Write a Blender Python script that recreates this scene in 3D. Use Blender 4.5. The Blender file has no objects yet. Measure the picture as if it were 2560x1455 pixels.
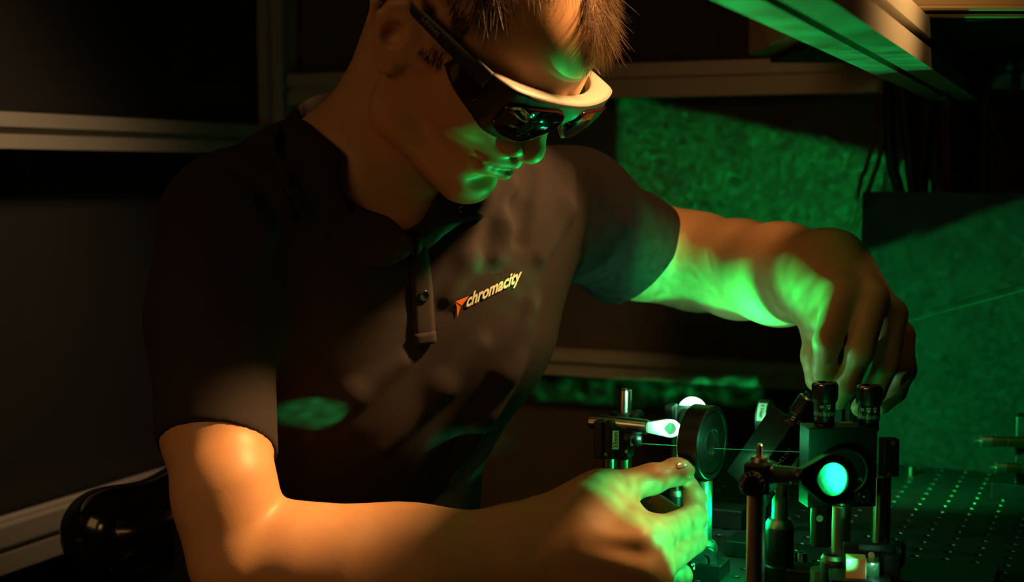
import bpy, bmesh, math, random
import numpy as np
from mathutils import Vector, Matrix
from mathutils.bvhtree import BVHTree

random.seed(7)
rng = np.random.default_rng(7)
C = bpy.context.scene.collection
PI = math.pi

# ------------------------------------------------------------------ camera
FPX = 3555.0                                    # focal length in pixels of the 2560 px wide frame
CAMZ = 1.233                                    # camera height: 33 cm above the optical table top (0.90)
TILT = math.atan((727.5 - 428) / FPX)
cam_d = bpy.data.cameras.new('camera')
cam = bpy.data.objects.new('camera', cam_d); C.objects.link(cam)
cam_d.sensor_width = 36.0
cam_d.lens = FPX / 2560 * 36.0
cam.location = (0, 0, CAMZ)
cam.rotation_euler = (PI / 2 - TILT, 0, 0)
cam_d.clip_start = 0.05
cam_d.dof.use_dof = True
cam_d.dof.focus_distance = 1.13
cam_d.dof.aperture_fstop = 6.3
bpy.context.scene.camera = cam
vs = bpy.context.scene.view_settings
vs.view_transform = 'Standard'; vs.look = 'None'; vs.gamma = 1.0; vs.use_curve_mapping = False
vs.exposure = 0.0

def P(px, py, Y):
    """World point seen at photo pixel (px, py) at world depth Y."""
    u = (px - 1280) / FPX; v = (727.5 - py) / FPX
    dy = math.cos(TILT) + v * math.sin(TILT); dz = v * math.cos(TILT) - math.sin(TILT)
    return np.array([u * Y / dy, Y, CAMZ + dz * Y / dy])
def PZ(px, py, z):
    """World point seen at photo pixel (px, py) lying on the height z."""
    u = (px - 1280) / FPX; v = (727.5 - py) / FPX
    dy = math.cos(TILT) + v * math.sin(TILT); dz = v * math.cos(TILT) - math.sin(TILT)
    t = (z - CAMZ) / dz
    return np.array([u * t, dy * t, z])

# ------------------------------------------------------------------ world and lights
w = bpy.data.worlds.new('world'); bpy.context.scene.world = w; w.use_nodes = True
w.node_tree.nodes['Background'].inputs[0].default_value = (0.9, 0.55, 0.3, 1)
w.node_tree.nodes['Background'].inputs[1].default_value = 0.003
def lamp(name, kind, loc, power, col, target=None, size=0.05, **kw):
    d = bpy.data.lights.new(name, kind); o = bpy.data.objects.new(name, d); C.objects.link(o)
    o.location = loc; d.energy = power; d.color = col
    if kind == 'AREA': d.size = size
    else: d.shadow_soft_size = size
    if target is not None:
        o.rotation_euler = (Vector(target) - Vector(loc)).to_track_quat('-Z', 'Y').to_euler()
    for k, v in kw.items(): setattr(d, k, v)
    return o
WARM = (1.0, 0.54, 0.18); GREEN = (0.0, 1.0, 0.17); HOT = (0.22, 1.0, 0.48)
KEY = lamp('warm_key', 'SPOT', (0.57, 1.07, 1.76), 115, WARM, tuple(P(560, 1080, 1.03)), 0.04, spot_size=math.radians(42), spot_blend=1.0)
CUBE_FILL = lamp('warm_cube_fill', 'SPOT', (0.02, 0.62, 1.25), 1.6, WARM, tuple(P(2138, 1416, .985)), 0.01, spot_size=math.radians(5), spot_blend=.5)  # narrow spot added only to brighten the beam cube
KEY2 = lamp('warm_key_far', 'SPOT', (0.38, 0.85, 2.0), 22, WARM, (0.20, 1.50, 1.20), 0.06, spot_size=math.radians(38), spot_blend=.9)  # second key spot, added to light the far arm and the case
ARM_FILL = lamp('warm_arm_fill', 'SPOT', (-0.25, 0.20, 1.40), 3.2, WARM, tuple(P(640, 1240, 1.02)), 0.12, spot_size=math.radians(24), spot_blend=1.0)  # added fill from the camera side, softens the shade on the near arm
FILL = lamp('warm_fill', 'AREA', (-0.75, 0.25, 1.65), 1.0, WARM, (-0.1, 1.2, 1.10), 0.5)
SIDE_L = lamp('side_fill', 'SPOT', (-0.35, 0.80, 2.0), 75, (1.0, 0.62, 0.33), (-0.66, 1.62, 1.22), 0.08, spot_size=math.radians(34), spot_blend=1.0)  # spot added to brighten the left wall rails
def laser(name, kind, loc, power, target=None, planes=(), speckle=0.8, sscale=70.0, soft=0.03, col=GREEN, size=.003, **kw):
    """Laser light scattered off an optic: speckled, and cut off by hand-set half-planes through the source that put shadow edges into the lamp."""
    o = lamp(name, kind, loc, power, col, target, size, **kw); d = o.data; d.use_nodes = True
    nt = d.node_tree; em = nt.nodes['Emission']; N = nt.nodes; L = nt.links
    tc = N.new('ShaderNodeTexCoord'); src = tc.outputs['Normal']
    def math_(op, a, b=None, c=None):
        m = N.new('ShaderNodeMath'); m.operation = op
        for i, v in enumerate((a, b, c)):
            if v is None: continue
            if isinstance(v, (int, float)): m.inputs[i].default_value = v
            else: L.new(v, m.inputs[i])
        return m.outputs[0]
    def noise(sc, det=3):
        n = N.new('ShaderNodeTexNoise'); n.inputs['Scale'].default_value = sc; n.inputs['Detail'].default_value = det; L.new(src, n.inputs['Vector']); return n.outputs['Fac']
    val = math_('POWER', math_('MULTIPLY', noise(sscale, 6), 2.0), 1 + 5.5 * speckle)
    val = math_('MULTIPLY', val, math_('ADD', math_('MULTIPLY', noise(sscale * .08), speckle * 1.6), 1 - speckle * .8))
    wob = math_('MULTIPLY', math_('SUBTRACT', noise(9, 2), .5), soft * 2.5)
    bpy.context.view_layer.update(); inv = o.matrix_world.to_3x3().inverted()
    for a, b, inside in planes:  # hand-placed cut-offs shape the emission in place of real shadow edges
        a, b, q = (Vector(np.array(x) - np.array(loc)) for x in (a, b, inside)); n = a.cross(b).normalized()
        if n.dot(q) < 0: n = -n
        n = inv @ n
        dot = N.new('ShaderNodeVectorMath'); dot.operation = 'DOT_PRODUCT'; L.new(src, dot.inputs[0]); dot.inputs[1].default_value = n
        mr = N.new('ShaderNodeMapRange'); mr.interpolation_type = 'SMOOTHSTEP'; mr.inputs['From Min'].default_value = -soft; mr.inputs['From Max'].default_value = soft
        L.new(math_('ADD', dot.outputs['Value'], wob), mr.inputs['Value']); val = math_('MULTIPLY', val, mr.outputs[0])
    L.new(val, em.inputs['Strength'])
    return o
L1 = P(1722, 984, 1.262); L3 = P(2275, 1390, 0.90); L5 = P(1765, 990, 1.40)
laser('scatter_wall', 'POINT', L5, 11.0, None, [(P(1560, 240, 1.99), P(1560, 520, 1.99), P(1800, 400, 1.95)), (P(1560, 282, 1.99), P(2440, 462, 1.83), P(1800, 600, 1.95)), (P(1560, 730, 1.99), P(2100, 760, 1.9), P(1800, 500, 1.95)), (P(2155, 500, 1.605), P(2155, 900, 1.605), P(1800, 500, 1.95))], .80, 170, .010)
laser('scatter_arm', 'SPOT', P(1790, 960, 1.24), 2.6, P(1850, 690, 1.36), [(P(1500, 760, 1.47), P(2030, 850, 1.24), P(1850, 600, 1.36))], .35, 60, .02, spot_size=math.radians(84), spot_blend=.5)
laser('scatter_face', 'SPOT', L1, 1.7, P(1190, 400, 1.08), [(P(900, 590, 1.15), P(1250, 590, 1.2), P(1100, 400, 1.15))], .95, 12, .03, spot_size=math.radians(52), spot_blend=.4)
laser('scatter_beam', 'SPOT', P(1760, 960, 1.20), 3.0, (.27, 1.05, 1.36), [], .1, 12, spot_size=math.radians(96), spot_blend=.8)
laser('scatter_board', 'SPOT', P(2030, 1000, 1.33), 4.2, P(2330, 840, 1.57), [(P(2155, 642, 1.61), P(2560, 540, 1.5), P(2300, 900, 1.58)), (P(2140, 642, 1.61), P(2140, 900, 1.61), P(2300, 900, 1.58))], .6, 160, .015, spot_size=math.radians(120), spot_blend=.6)
laser('scatter_low_wall', 'SPOT', P(1760, 1000, 1.36), 5.0, P(1690, 965, 1.97), [(P(1400, 952, 2.05), P(1890, 945, 1.95), P(1600, 980, 2.0)), (P(1890, 900, 1.95), P(1900, 1000, 1.95), P(1600, 980, 2.0)), (P(1400, 1005, 2.05), P(1890, 1005, 1.95), P(1600, 980, 2.0))], .9, 40, .012, spot_size=math.radians(80), spot_blend=.5)
laser('scatter_belly', 'SPOT', P(2192, 1380, .95), 26, P(800, 1036, 1.152), [], .7, 120, spot_size=math.radians(3.6), spot_blend=.25)
laser('scatter_hand', 'POINT', L3, 6, None, [(P(1905, 1100, 1.14), P(1905, 1500, 1.14), P(1650, 1350, 1.08)), (P(1460, 1172, 1.10), P(1745, 1212, 1.12), P(1650, 1350, 1.08)), (P(1440, 1190, 1.09), P(1655, 1450, 1.07), P(1700, 1350, 1.08)), (P(1600, 1445, 1.08), P(1800, 1445, 1.08), P(1700, 1300, 1.08))], .12, 50, .02, (.03, 1, .26))  # unseen source set in open air to turn the near hand green
laser('cube_glow', 'POINT', P(2187, 1428, .9755), .004, None, [], .2, 30, col=HOT, size=.001)
laser('ring_glow', 'POINT', P(1664, 1060, 1.205), .34, None, [(P(1450, 900, 1.3), P(1450, 1300, 1.3), P(1660, 1060, 1.25))], .1, 30, col=HOT, size=.002)
laser('disc_glow', 'POINT', P(1738, 1012, 1.290), .30, None, [(P(1480, 900, 1.33), P(1480, 1300, 1.33), P(1733, 1012, 1.31))], .1, 30, col=HOT, size=.002)
laser('lens_glow', 'POINT', P(2086, 1188, .996), .040, None, [], .2, 30, col=(.01, 1, .22), size=.009)
laser('thread_glow', 'POINT', P(1800, 1100, 1.140), .035, None, [], .2, 30, col=(.1, 1, .35), size=.002)
laser('table_glow', 'POINT', P(1850, 1290, 1.16), .12, None, [], .3, 30)

# ------------------------------------------------------------------ helpers
def link(name, me, mat=None, parent=None):
    o = bpy.data.objects.new(name, me); C.objects.link(o)
    if mat is not None:
        me.materials.clear(); me.materials.append(mat)
    if parent is not None: o.parent = parent
    return o
def tag(o, label=None, cat=None, group=None, kind=None):
    if label: o['label'] = label
    if cat: o['category'] = cat
    if group: o['group'] = group
    if kind: o['kind'] = kind
    return o
def mat(name, col, rough=0.5, metal=0.0, bump=0.0, bscale=200.0, vary=0.0, vscale=20.0, emit=None, estr=0.0, spec=0.5, coat=0.0, sss=0.0, trans=0.0):
    m = bpy.data.materials.new(name); m.use_nodes = True
    nt = m.node_tree; b = nt.nodes['Principled BSDF']
    b.inputs['Base Color'].default_value = (*col, 1); b.inputs['Roughness'].default_value = rough
    b.inputs['Metallic'].default_value = metal; b.inputs['Specular IOR Level'].default_value = spec
    b.inputs['Coat Weight'].default_value = coat
    b.inputs['Transmission Weight'].default_value = trans
    if sss:
        b.inputs['Subsurface Weight'].default_value = sss
        b.inputs['Subsurface Radius'].default_value = (1.0, 0.35, 0.2)
        b.inputs['Subsurface Scale'].default_value = 0.004
    if emit:
        b.inputs['Emission Color'].default_value = (*emit, 1); b.inputs['Emission Strength'].default_value = estr
    tc = nt.nodes.new('ShaderNodeTexCoord')
    if vary:
        n = nt.nodes.new('ShaderNodeTexNoise'); n.inputs['Scale'].default_value = vscale; n.inputs['Detail'].default_value = 5
        r = nt.nodes.new('ShaderNodeMix'); r.data_type = 'RGBA'
        r.inputs[6].default_value = (*[c * (1 - vary) for c in col], 1); r.inputs[7].default_value = (*[min(1, c * (1 + vary)) for c in col], 1)
        nt.links.new(tc.outputs['Object'], n.inputs['Vector']); nt.links.new(n.outputs['Fac'], r.inputs[0]); nt.links.new(r.outputs[2], b.inputs['Base Color'])
    if bump:
        n = nt.nodes.new('ShaderNodeTexNoise'); n.inputs['Scale'].default_value = bscale; n.inputs['Detail'].default_value = 3
        bp = nt.nodes.new('ShaderNodeBump'); bp.inputs['Strength'].default_value = bump; bp.inputs['Distance'].default_value = 0.001
        nt.links.new(tc.outputs['Object'], n.inputs['Vector']); nt.links.new(n.outputs['Fac'], bp.inputs['Height']); nt.links.new(bp.outputs['Normal'], b.inputs['Normal'])
    return m

# ------------------------------------------------------------------ implicit surface modeller
class Cone:
    """Capsule with two radii; flat=(axis, factor) widens it by factor along axis."""
    def __init__(s, a, b, ra, rb, k=0.01, op='u', flat=None):
        s.a = np.array(a, float); s.b = np.array(b, float); s.ra = ra; s.rb = rb; s.k = k; s.op = op
        if flat is not None:
            n = np.array(flat[0], float); s.n = n / np.linalg.norm(n); s.f = flat[1]
        else: s.n = None; s.f = 1.0
        s.c = (s.a + s.b) / 2; s.R = np.linalg.norm(s.b - s.a) / 2 + max(ra, rb) * max(1, s.f)
    def d(s, X):
        a, b = s.a, s.b; Q = X - a; ab = b - a
        if s.n is not None:
            q = Q @ s.n; Q = Q + np.multiply.outer(q * (1 / s.f - 1), s.n)
            e = ab @ s.n; ab = ab + e * (1 / s.f - 1) * s.n
        t = np.clip((Q @ ab) / (ab @ ab + 1e-12), 0, 1)
        D = Q - np.multiply.outer(t, ab)
        return np.sqrt((D * D).sum(-1)) - (s.ra + (s.rb - s.ra) * t)
class Ell:
    def __init__(s, c, r, M=None, k=0.01, op='u'):
        s.c = np.array(c, float); s.r = np.array(r, float); s.M = np.eye(3) if M is None else np.array(M, float); s.k = k; s.op = op
        s.R = s.r.max()
    def d(s, X):
        p = (X - s.c) @ s.M
        k0 = np.sqrt(((p / s.r) ** 2).sum(-1)); k1 = np.sqrt(((p / s.r ** 2) ** 2).sum(-1)) + 1e-9
        return k0 * (k0 - 1) / k1
class Half:
    """Cuts away the side the normal points to; local to a ball (c, R) when given."""
    def __init__(s, p, n, k=0.002, ball=None):
        s.p = np.array(p, float); s.n = np.array(n, float) / np.linalg.norm(n); s.k = k; s.op = 'i'; s.ball = ball
        s.c = s.p; s.R = 1e9
    def d(s, X):
        v = (X - s.p) @ s.n
        if s.ball is not None:
            c, R = s.ball; v = np.minimum(v, R - np.linalg.norm(X - c, axis=-1))
        return v
def combine(v, d, k, op):
    if op == 'u':
        h = np.maximum(k - np.abs(v - d), 0) / k; return np.minimum(v, d) - h * h * k * 0.25
    if op == 's': d = -d
    h = np.maximum(k - np.abs(v - d), 0) / k; return np.maximum(v, d) + h * h * k * 0.25
def evaluate(prims, X):
    v = np.full(X.shape[:-1], 1.0)
    for p in prims: v = combine(v, p.d(X), p.k, p.op)
    return v
def surface(prims, lo, hi, h, smooth=1, name='skin'):
    """Surface nets over a block-sparse grid."""
    B = 16; lo = np.array(lo, float)
    nb = np.ceil((np.array(hi) - lo) / (h * B)).astype(int); n = nb * B
    bi = np.stack(np.meshgrid(*[np.arange(k) for k in nb], indexing='ij'), -1).reshape(-1, 3)
    cen = lo + (bi + 0.5) * B * h
    dc = evaluate(prims, cen); half = B * h * 0.87
    act = np.abs(dc) < half * 1.35 + 0.006
    F = np.where(dc < 0, -1.0, 1.0).astype(np.float32).reshape(nb)
    F = np.repeat(np.repeat(np.repeat(F, B, 0), B, 1), B, 2)
    ai = bi[act]; ac = cen[act]
    g = (np.stack(np.meshgrid(*[np.arange(B)] * 3, indexing='ij'), -1).reshape(-1, 3)) * h
    base = lo + ai * B * h
    V = np.full((len(ai), B ** 3), 1.0, np.float32)
    for p in prims:
        near = np.linalg.norm(ac - p.c, axis=1) < p.R + half + max(0.012, p.k) + 0.004
        if isinstance(p, Half): near = np.ones(len(ac), bool) if p.ball is None else np.linalg.norm(ac - p.ball[0], axis=1) < p.ball[1] + half
        id = np.nonzero(near)[0]
        for j in range(0, len(id), 256):
            q = id[j:j + 256]; X = base[q][:, None, :] + g[None]
            V[q] = combine(V[q], p.d(X), p.k, p.op)
    for (i, j, k), v in zip(ai * B, V): F[i:i + B, j:j + B, k:k + B] = v.reshape(B, B, B)
    S = F < 0
    cnt = sum(S[i:n[0] - 1 + i, j:n[1] - 1 + j, k:n[2] - 1 + k].astype(np.int8) for i in (0, 1) for j in (0, 1) for k in (0, 1))
    cells = np.argwhere((cnt > 0) & (cnt < 8)); del cnt
    pos = np.zeros((len(cells), 3)); num = np.zeros(len(cells))
    cor = [(i, j, k) for i in (0, 1) for j in (0, 1) for k in (0, 1)]
    fv = {c: F[cells[:, 0] + c[0], cells[:, 1] + c[1], cells[:, 2] + c[2]] for c in cor}
    for c in cor:
        for ax in range(3):
            if c[ax] == 0:
                e = list(c); e[ax] = 1; e = tuple(e)
                a, b = fv[c], fv[e]; m = (a < 0) != (b < 0)
                t = np.where(m, a / np.where(m, a - b, 1), 0)
                q = np.array(c, float)[None] + 0.0 * t[:, None]; q[:, ax] += t
                pos[m] += q[m]; num[m] += 1
    pos = lo + (cells + pos / num[:, None]) * h
    idx = np.full(n, -1, np.int32); idx[cells[:, 0], cells[:, 1], cells[:, 2]] = np.arange(len(cells))
    quads = []
    for ax in range(3):
        u, v = [(1, 2), (2, 0), (0, 1)][ax]
        sl = [slice(1, None)] * 3; sl[ax] = slice(0, n[ax] - 1); sh = list(sl); sh[ax] = slice(1, n[ax])
        A = S[tuple(sl)]; Bb = S[tuple(sh)]
        e = np.argwhere(A != Bb); off = np.ones(3, int); off[ax] = 0; e = e + off
        ins = S[e[:, 0], e[:, 1], e[:, 2]]
        def at(du, dv):
            c = e.copy(); c[:, u] -= du; c[:, v] -= dv; return idx[c[:, 0], c[:, 1], c[:, 2]]
        q = np.stack([at(0, 0), at(1, 0), at(1, 1), at(0, 1)], 1)
        q[~ins] = q[~ins][:, ::-1]
        quads.append(q)
    Q = np.concatenate(quads); Q = Q[(Q >= 0).all(1)]
    for _ in range(smooth):
        acc = np.zeros_like(pos); c2 = np.zeros(len(pos))
        for i in range(4):
            for d in (1, 3):
                np.add.at(acc, Q[:, i], pos[Q[:, (i + d) % 4]]); np.add.at(c2, Q[:, i], 1)
        ok = c2 > 0; pos[ok] = 0.5 * pos[ok] + 0.5 * acc[ok] / c2[ok][:, None]
    me = bpy.data.meshes.new(name)
    me.vertices.add(len(pos)); me.vertices.foreach_set('co', pos.ravel())
    me.loops.add(Q.size); me.loops.foreach_set('vertex_index', Q.ravel().astype(np.int32))
    me.polygons.add(len(Q)); me.polygons.foreach_set('loop_start', np.arange(0, Q.size, 4, dtype=np.int32))
    me.update(calc_edges=True); me.validate(); me.shade_smooth()
    return me
def hit(prims, px, py, y0=0.7, y1=1.9):
    """First point of the implicit surface seen at the photo pixel."""
    y = np.linspace(y0, y1, 1201); X = np.stack([P(px, py, t) for t in y]); v = evaluate(prims, X)
    i = np.nonzero(v < 0)[0]
    return X[i[0]] if len(i) else None
def chain(pts, k=0.01, flat=None, op='u'):
    """pts: (px, py, Y, radius) joints -> tapered links."""
    out = []
    for p, q in zip(pts, pts[1:]):
        out.append(Cone(P(*p[:3]), P(*q[:3]), p[3], q[3], k, op, flat))
    return out

# ------------------------------------------------------------------ the person: head
HR = np.array([[-0.5323, 0.6603, 0.5298], [-0.8092, -0.213, -0.5476], [-0.2487, -0.7202, 0.6477]])
HT = np.array([-0.036, 1.1265, 1.3452])
def H(x, y, z): return HR @ np.array([x, y, z], float) + HT
def hE(c, r, k=0.01, op='u', rot=None):
    M = HR if rot is None else HR @ np.array(Matrix.Rotation(rot[0], 3, rot[1]))
    return Ell(H(*c), r, M, k, op)
def hC(a, b, ra, rb, k=0.008, op='u', flat=None):
    f = None if flat is None else (HR @ np.array(flat[0], float), flat[1])
    return Cone(H(*a), H(*b), ra, rb, k, op, f)
head = [
    hE((0, -.015, .052), (.075, .096, .086), .02),
    hE((0, .030, .045), (.067, .068, .060), .02),
    hE((0, .028, -.018), (.060, .062, .070), .03),
    hC((0, .045, -.04), (0, .058, -.075), .044, .030, .02),
]
for s in (1, -1):
    head += [
        hE((s * .043, .050, -.012), (.024, .028, .026), .02),                 # cheekbone
        hC((s * .058, .002, -.030), (s * .050, .012, -.070), .018, .015, .02),  # jaw ramus
        hC((s * .050, .012, -.070), (s * .014, .074, -.096), .016, .015, .022), # jaw body
        hC((s * .062, .01, .012), (s * .045, .055, -.012), .014, .014, .02),   # zygomatic arch
        hC((s * .012, .092, .022), (s * .040, .078, .028), .009, .009, .012),  # brow
        hE((s * .031, .094, .006), (.016, .012, .011), .010, 's'),             # eye socket
    ]
head += [
    hE((0, .080, -.096), (.019, .017, .015), .016),                           # chin
    hE((0, .070, -.058), (.030, .028, .026), .018),                           # muzzle
    hC((0, .085, .016), (0, .1010, -.026), .0080, .0090, .010),                # nose bridge
    hE((0, .1045, -.0335), (.0112, .0100, .0095), .008),                          # nose tip
    hC((0, .100, -.039), (0, .090, -.043), .0055, .006, .006),                # septum
    hC((.002, .0995, -.0520), (.026, .0865, -.0545), .0046, .0032, .006),
    hC((-.002, .0995, -.0520), (-.026, .0865, -.0545), .0046, .0032, .006),
    hC((0, .0980, -.0650), (.022, .0870, -.0605), .0052, .0035, .006),
    hC((0, .0980, -.0650), (-.022, .0870, -.0605), .0052, .0035, .006),
    hC((-.02, .0905, -.0775), (.02, .0905, -.0775), .0025, .0025, .012, 's'),    # chin furrow
]
for s in (1, -1):
    head += [
        hE((s * .0155, .0895, -.0335), (.0092, .0135, .0098), .005),            # ala
        hC((s * .0055, .0965, -.0455), (s * .008, .092, -.038), .0030, .0025, .002, 's'),
    ]
def ear(s):
    o = lambda x, y, z: (s * (.074 + x), y, z)
    out = [hC(o(-.010, .004, .0), o(.002, -.006, .004), .016, .013, .012)]
    # disc
    out += [Ell(H(*o(.009, -.011, .008)), (.0062, .0190, .032), HR @ np.array(Matrix.Rotation(math.radians(14), 3, 'X')) @ np.array(Matrix.Rotation(math.radians(22 * s), 3, 'Z')), .006)]
    rim = [(-.004, .008, .010), (.003, .006, .026), (.012, -.006, .038), (.017, -.020, .040), (.021, -.031, .031), (.021, -.033, .016), (.018, -.029, .001), (.013, -.020, -.012), (.009, -.010, -.022)]
    for a, b in zip(rim, rim[1:]): out.append(hC(o(*a), o(*b), .0030, .0030, .003))
    anti = [(.013, -.014, .030), (.016, -.022, .022), (.016, -.024, .010), (.013, -.019, -.002), (.009, -.010, -.010)]
    for a, b in zip(anti, anti[1:]): out.append(hC(o(*a), o(*b), .0028, .0028, .004))
    out.append(hE(o(.008, -.0045, -.022), (.0048, .0085, .0105), .006))                                                # lobe
    out.append(hE(o(.014, -.010, .004), (.0075, .0085, .0105), .004, 's'))                                            # concha
    out.append(hE(o(.007, .002, -.002), (.0040, .0040, .0060), .004))                                                  # tragus
    return out
head += ear(1) + ear(-1)

def face(x, z, dy=0.0):
    ys = np.linspace(.13, .04, 181); X = np.stack([H(x, y, z) for y in ys]); v = evaluate(head, X)
    return (x, ys[np.nonzero(v < 0)[0][0]] + dy, z)
mouth = [face(x, -.0590 + .0035 * (abs(x) / .034) ** 1.5, .0002) for x in (-.033, -.027, -.020, -.012, -.005, 0, .005, .012, .020, .027, .033)]
head += [hC(a, b, .0015, .0015, .0030, 's') for a, b in zip(mouth, mouth[1:])]

# neck and upper chest under the shirt
FACE = np.array([math.sin(math.radians(37)), -math.cos(math.radians(37)), 0.0])     # where the chest points
SIDE = np.array([-math.cos(math.radians(37)), -math.sin(math.radians(37)), 0.0])    # towards his right arm
NB = P(930, 520, 1.235)
neck = [Cone(H(0, -.026, -.035), P(945, 440, 1.225), .046, .054, .018), Cone(P(945, 440, 1.225), NB, .054, .062, .02),
        Cone(P(960, 330, 1.20), P(810, 480, 1.235), .044, .050, .03),
        Cone(P(845, 405, 1.206), P(900, 470, 1.196), .043, .043, .02),
        Cone(H(0, .012, -.070), P(985, 520, 1.20), .028, .034, .014),
        Cone(P(905, 480, 1.20), P(1000, 565, 1.185), .034, .026, .02),
        Cone(NB, P(975, 620, 1.262), .060, .078, .03, 'u', (SIDE, 1.25))]

# ------------------------------------------------------------------ arms and hands
RS = P(545, 560, 1.13); RE = P(600, 1392, 1.04); RW = P(1315, 1372, 1.085)
LS = P(1440, 540, 1.36); LE = P(1745, 655, 1.50); LW = P(2035, 690, 1.24)
UPV = np.array([0, 0, 1.0])
rarm = [Cone(RS, P(545, 1060, 1.080), .036, .0405, .02),
        Cone(P(540, 1060, 1.080), P(560, 1240, 1.052), .0402, .0365, .02),
        Cone(P(560, 1240, 1.052), P(600, 1395, 1.045), .0365, .038, .012),
        Cone(P(564, 1200, 1.048), P(605, 1400, 1.048), .0350, .036, .010),
        Cone(P(625, 1395, 1.045), P(860, 1412, 1.05), .037, .042, .010),
        Cone(P(735, 1390, 1.05), P(1010, 1405, 1.062), .0405, .036, .012),
        Cone(P(1010, 1405, 1.062), P(1330, 1372, 1.085), .0350, .0275, .03, 'u', (UPV, 1.12)),
        Cone(P(590, 1395, 1.075), P(615, 1440, 1.075), .028, .025, .02)]
rhand = [
    Cone(P(1300, 1372, 1.085), P(1430, 1350, 1.083), .0275, .027, .02, 'u', (UPV, 1.15)),
    Cone(P(1430, 1330, 1.085), P(1600, 1360, 1.075), .0195, .0150, .02),
    Cone(P(1430, 1365, 1.083), P(1630, 1425, 1.065), .0195, .0150, .02),
    Cone(P(1425, 1400, 1.085), P(1625, 1485, 1.070), .0195, .0145, .02),
    Cone(P(1410, 1430, 1.090), P(1590, 1545, 1.085), .0190, .0140, .02),
    # thumb
    Cone(P(1370, 1305, 1.105), P(1510, 1232, 1.110), .0190, .0150, .02),
    Cone(P(1510, 1232, 1.110), P(1630, 1196, 1.125), .0150, .0118, .012),
    Cone(P(1630, 1199, 1.125), P(1690, 1179, 1.140), .0116, .0105, .006),
    Cone(P(1690, 1179, 1.140), P(1712, 1172, 1.147), .0108, .0088, .006),
    # web between thumb and index finger
    Cone(P(1480, 1265, 1.105), P(1575, 1300, 1.090), .0170, .0120, .025),
    # index
    Cone(P(1600, 1340, 1.078), P(1640, 1336, 1.078), .0140, .0125, .012),
    Cone(P(1640, 1334, 1.078), P(1735, 1293, 1.110), .0122, .0102, .008),
    Cone(P(1735, 1293, 1.110), P(1737, 1248, 1.135), .0100, .0088, .006),
    Cone(P(1737, 1248, 1.135), P(1724, 1215, 1.150), .0088, .0078, .006),
    # middle
    Cone(P(1630, 1432, 1.066), P(1735, 1352, 1.105), .0120, .0100, .006),
    Cone(P(1735, 1352, 1.105), P(1700, 1300, 1.150), .0096, .0088, .004),
    Cone(P(1700, 1300, 1.150), P(1645, 1258, 1.165), .0088, .0078, .004),
    # ring
    Cone(P(1625, 1490, 1.070), P(1700, 1440, 1.115), .0118, .0098, .006),
    Cone(P(1700, 1440, 1.115), P(1650, 1390, 1.150), .0094, .0084, .004),
    Cone(P(1650, 1390, 1.150), P(1590, 1370, 1.150), .0084, .0074, .004),
    # little
    Cone(P(1590, 1550, 1.085), P(1660, 1520, 1.125), .0105, .0088, .006),
    Cone(P(1660, 1520, 1.125), P(1610, 1480, 1.150), .0085, .0074, .004),
    Cone(P(1610, 1480, 1.150), P(1560, 1460, 1.150), .0074, .0066, .004),
    # tendons
    Cone(P(1450, 1345, 1.062), P(1600, 1350, 1.060), .0035, .0035, .012),
    Cone(P(1450, 1380, 1.060), P(1610, 1425, 1.052), .0035, .0035, .012),
]
larm = chain([(1440, 540, 1.36, .038), (1600, 625, 1.435, .042), (1745, 655, 1.475, .0425), (1850, 674, 1.39, .0402), (1950, 686, 1.31, .0392), (2035, 688, 1.24, .0365)], .04)
larm += [Cone(P(2005, 712, 1.255), P(2060, 730, 1.225), .030, .026, .02)]
lhand = [
    Cone(P(2060, 660, 1.230), P(2110, 730, 1.180), .0230, .0125, .02),
    Cone(P(2085, 655, 1.235), P(2180, 745, 1.178), .0230, .0125, .02),
    Cone(P(2100, 665, 1.245), P(2228, 785, 1.195), .0220, .0120, .02),
    Cone(P(2110, 690, 1.255), P(2250, 838, 1.215), .0210, .0115, .02),
    # index
    Cone(P(2108, 728, 1.178), P(2068, 855, 1.160), 0.0136, 0.0111, .006),
    Cone(P(2068, 855, 1.160), P(2060, 920, 1.172), 0.0111, 0.0099, .005),
    Cone(P(2060, 920, 1.172), P(2062, 965, 1.182), 0.0097, 0.0084, .005),
    # middle
    Cone(P(2182, 745, 1.176), P(2150, 880, 1.155), 0.0136, 0.0113, .006),
    Cone(P(2150, 880, 1.155), P(2120, 955, 1.170), 0.0108, 0.0099, .004),
    Cone(P(2120, 955, 1.170), P(2098, 1000, 1.182), 0.0097, 0.0084, .004),
    # ring
    Cone(P(2230, 785, 1.193), P(2218, 905, 1.172), 0.0130, 0.0108, .006),
    Cone(P(2218, 905, 1.172), P(2185, 980, 1.185), 0.0104, 0.0095, .004),
    Cone(P(2185, 980, 1.185), P(2150, 1020, 1.192), 0.0093, 0.0079, .004),
    # little
    Cone(P(2250, 838, 1.215), P(2262, 925, 1.200), 0.0119, 0.0099, .006),
    Cone(P(2262, 925, 1.200), P(2240, 980, 1.205), 0.0095, 0.0086, .004),
    Cone(P(2240, 980, 1.205), P(2205, 1015, 1.205), 0.0084, 0.0072, .004),
    # thumb
    Cone(P(2045, 715, 1.225), P(2052, 820, 1.215), 0.0226, 0.0153, .02),
    Cone(P(2052, 820, 1.215), P(2040, 890, 1.205), 0.0147, 0.0122, .008),
    Cone(P(2040, 890, 1.205), P(2042, 950, 1.200), 0.0120, 0.0099, .006),
    Cone(P(2075, 740, 1.20), P(2066, 800, 1.195), 0.0158, 0.0136, .02),
]
flesh = head + neck + rarm + rhand + larm + lhand

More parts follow.
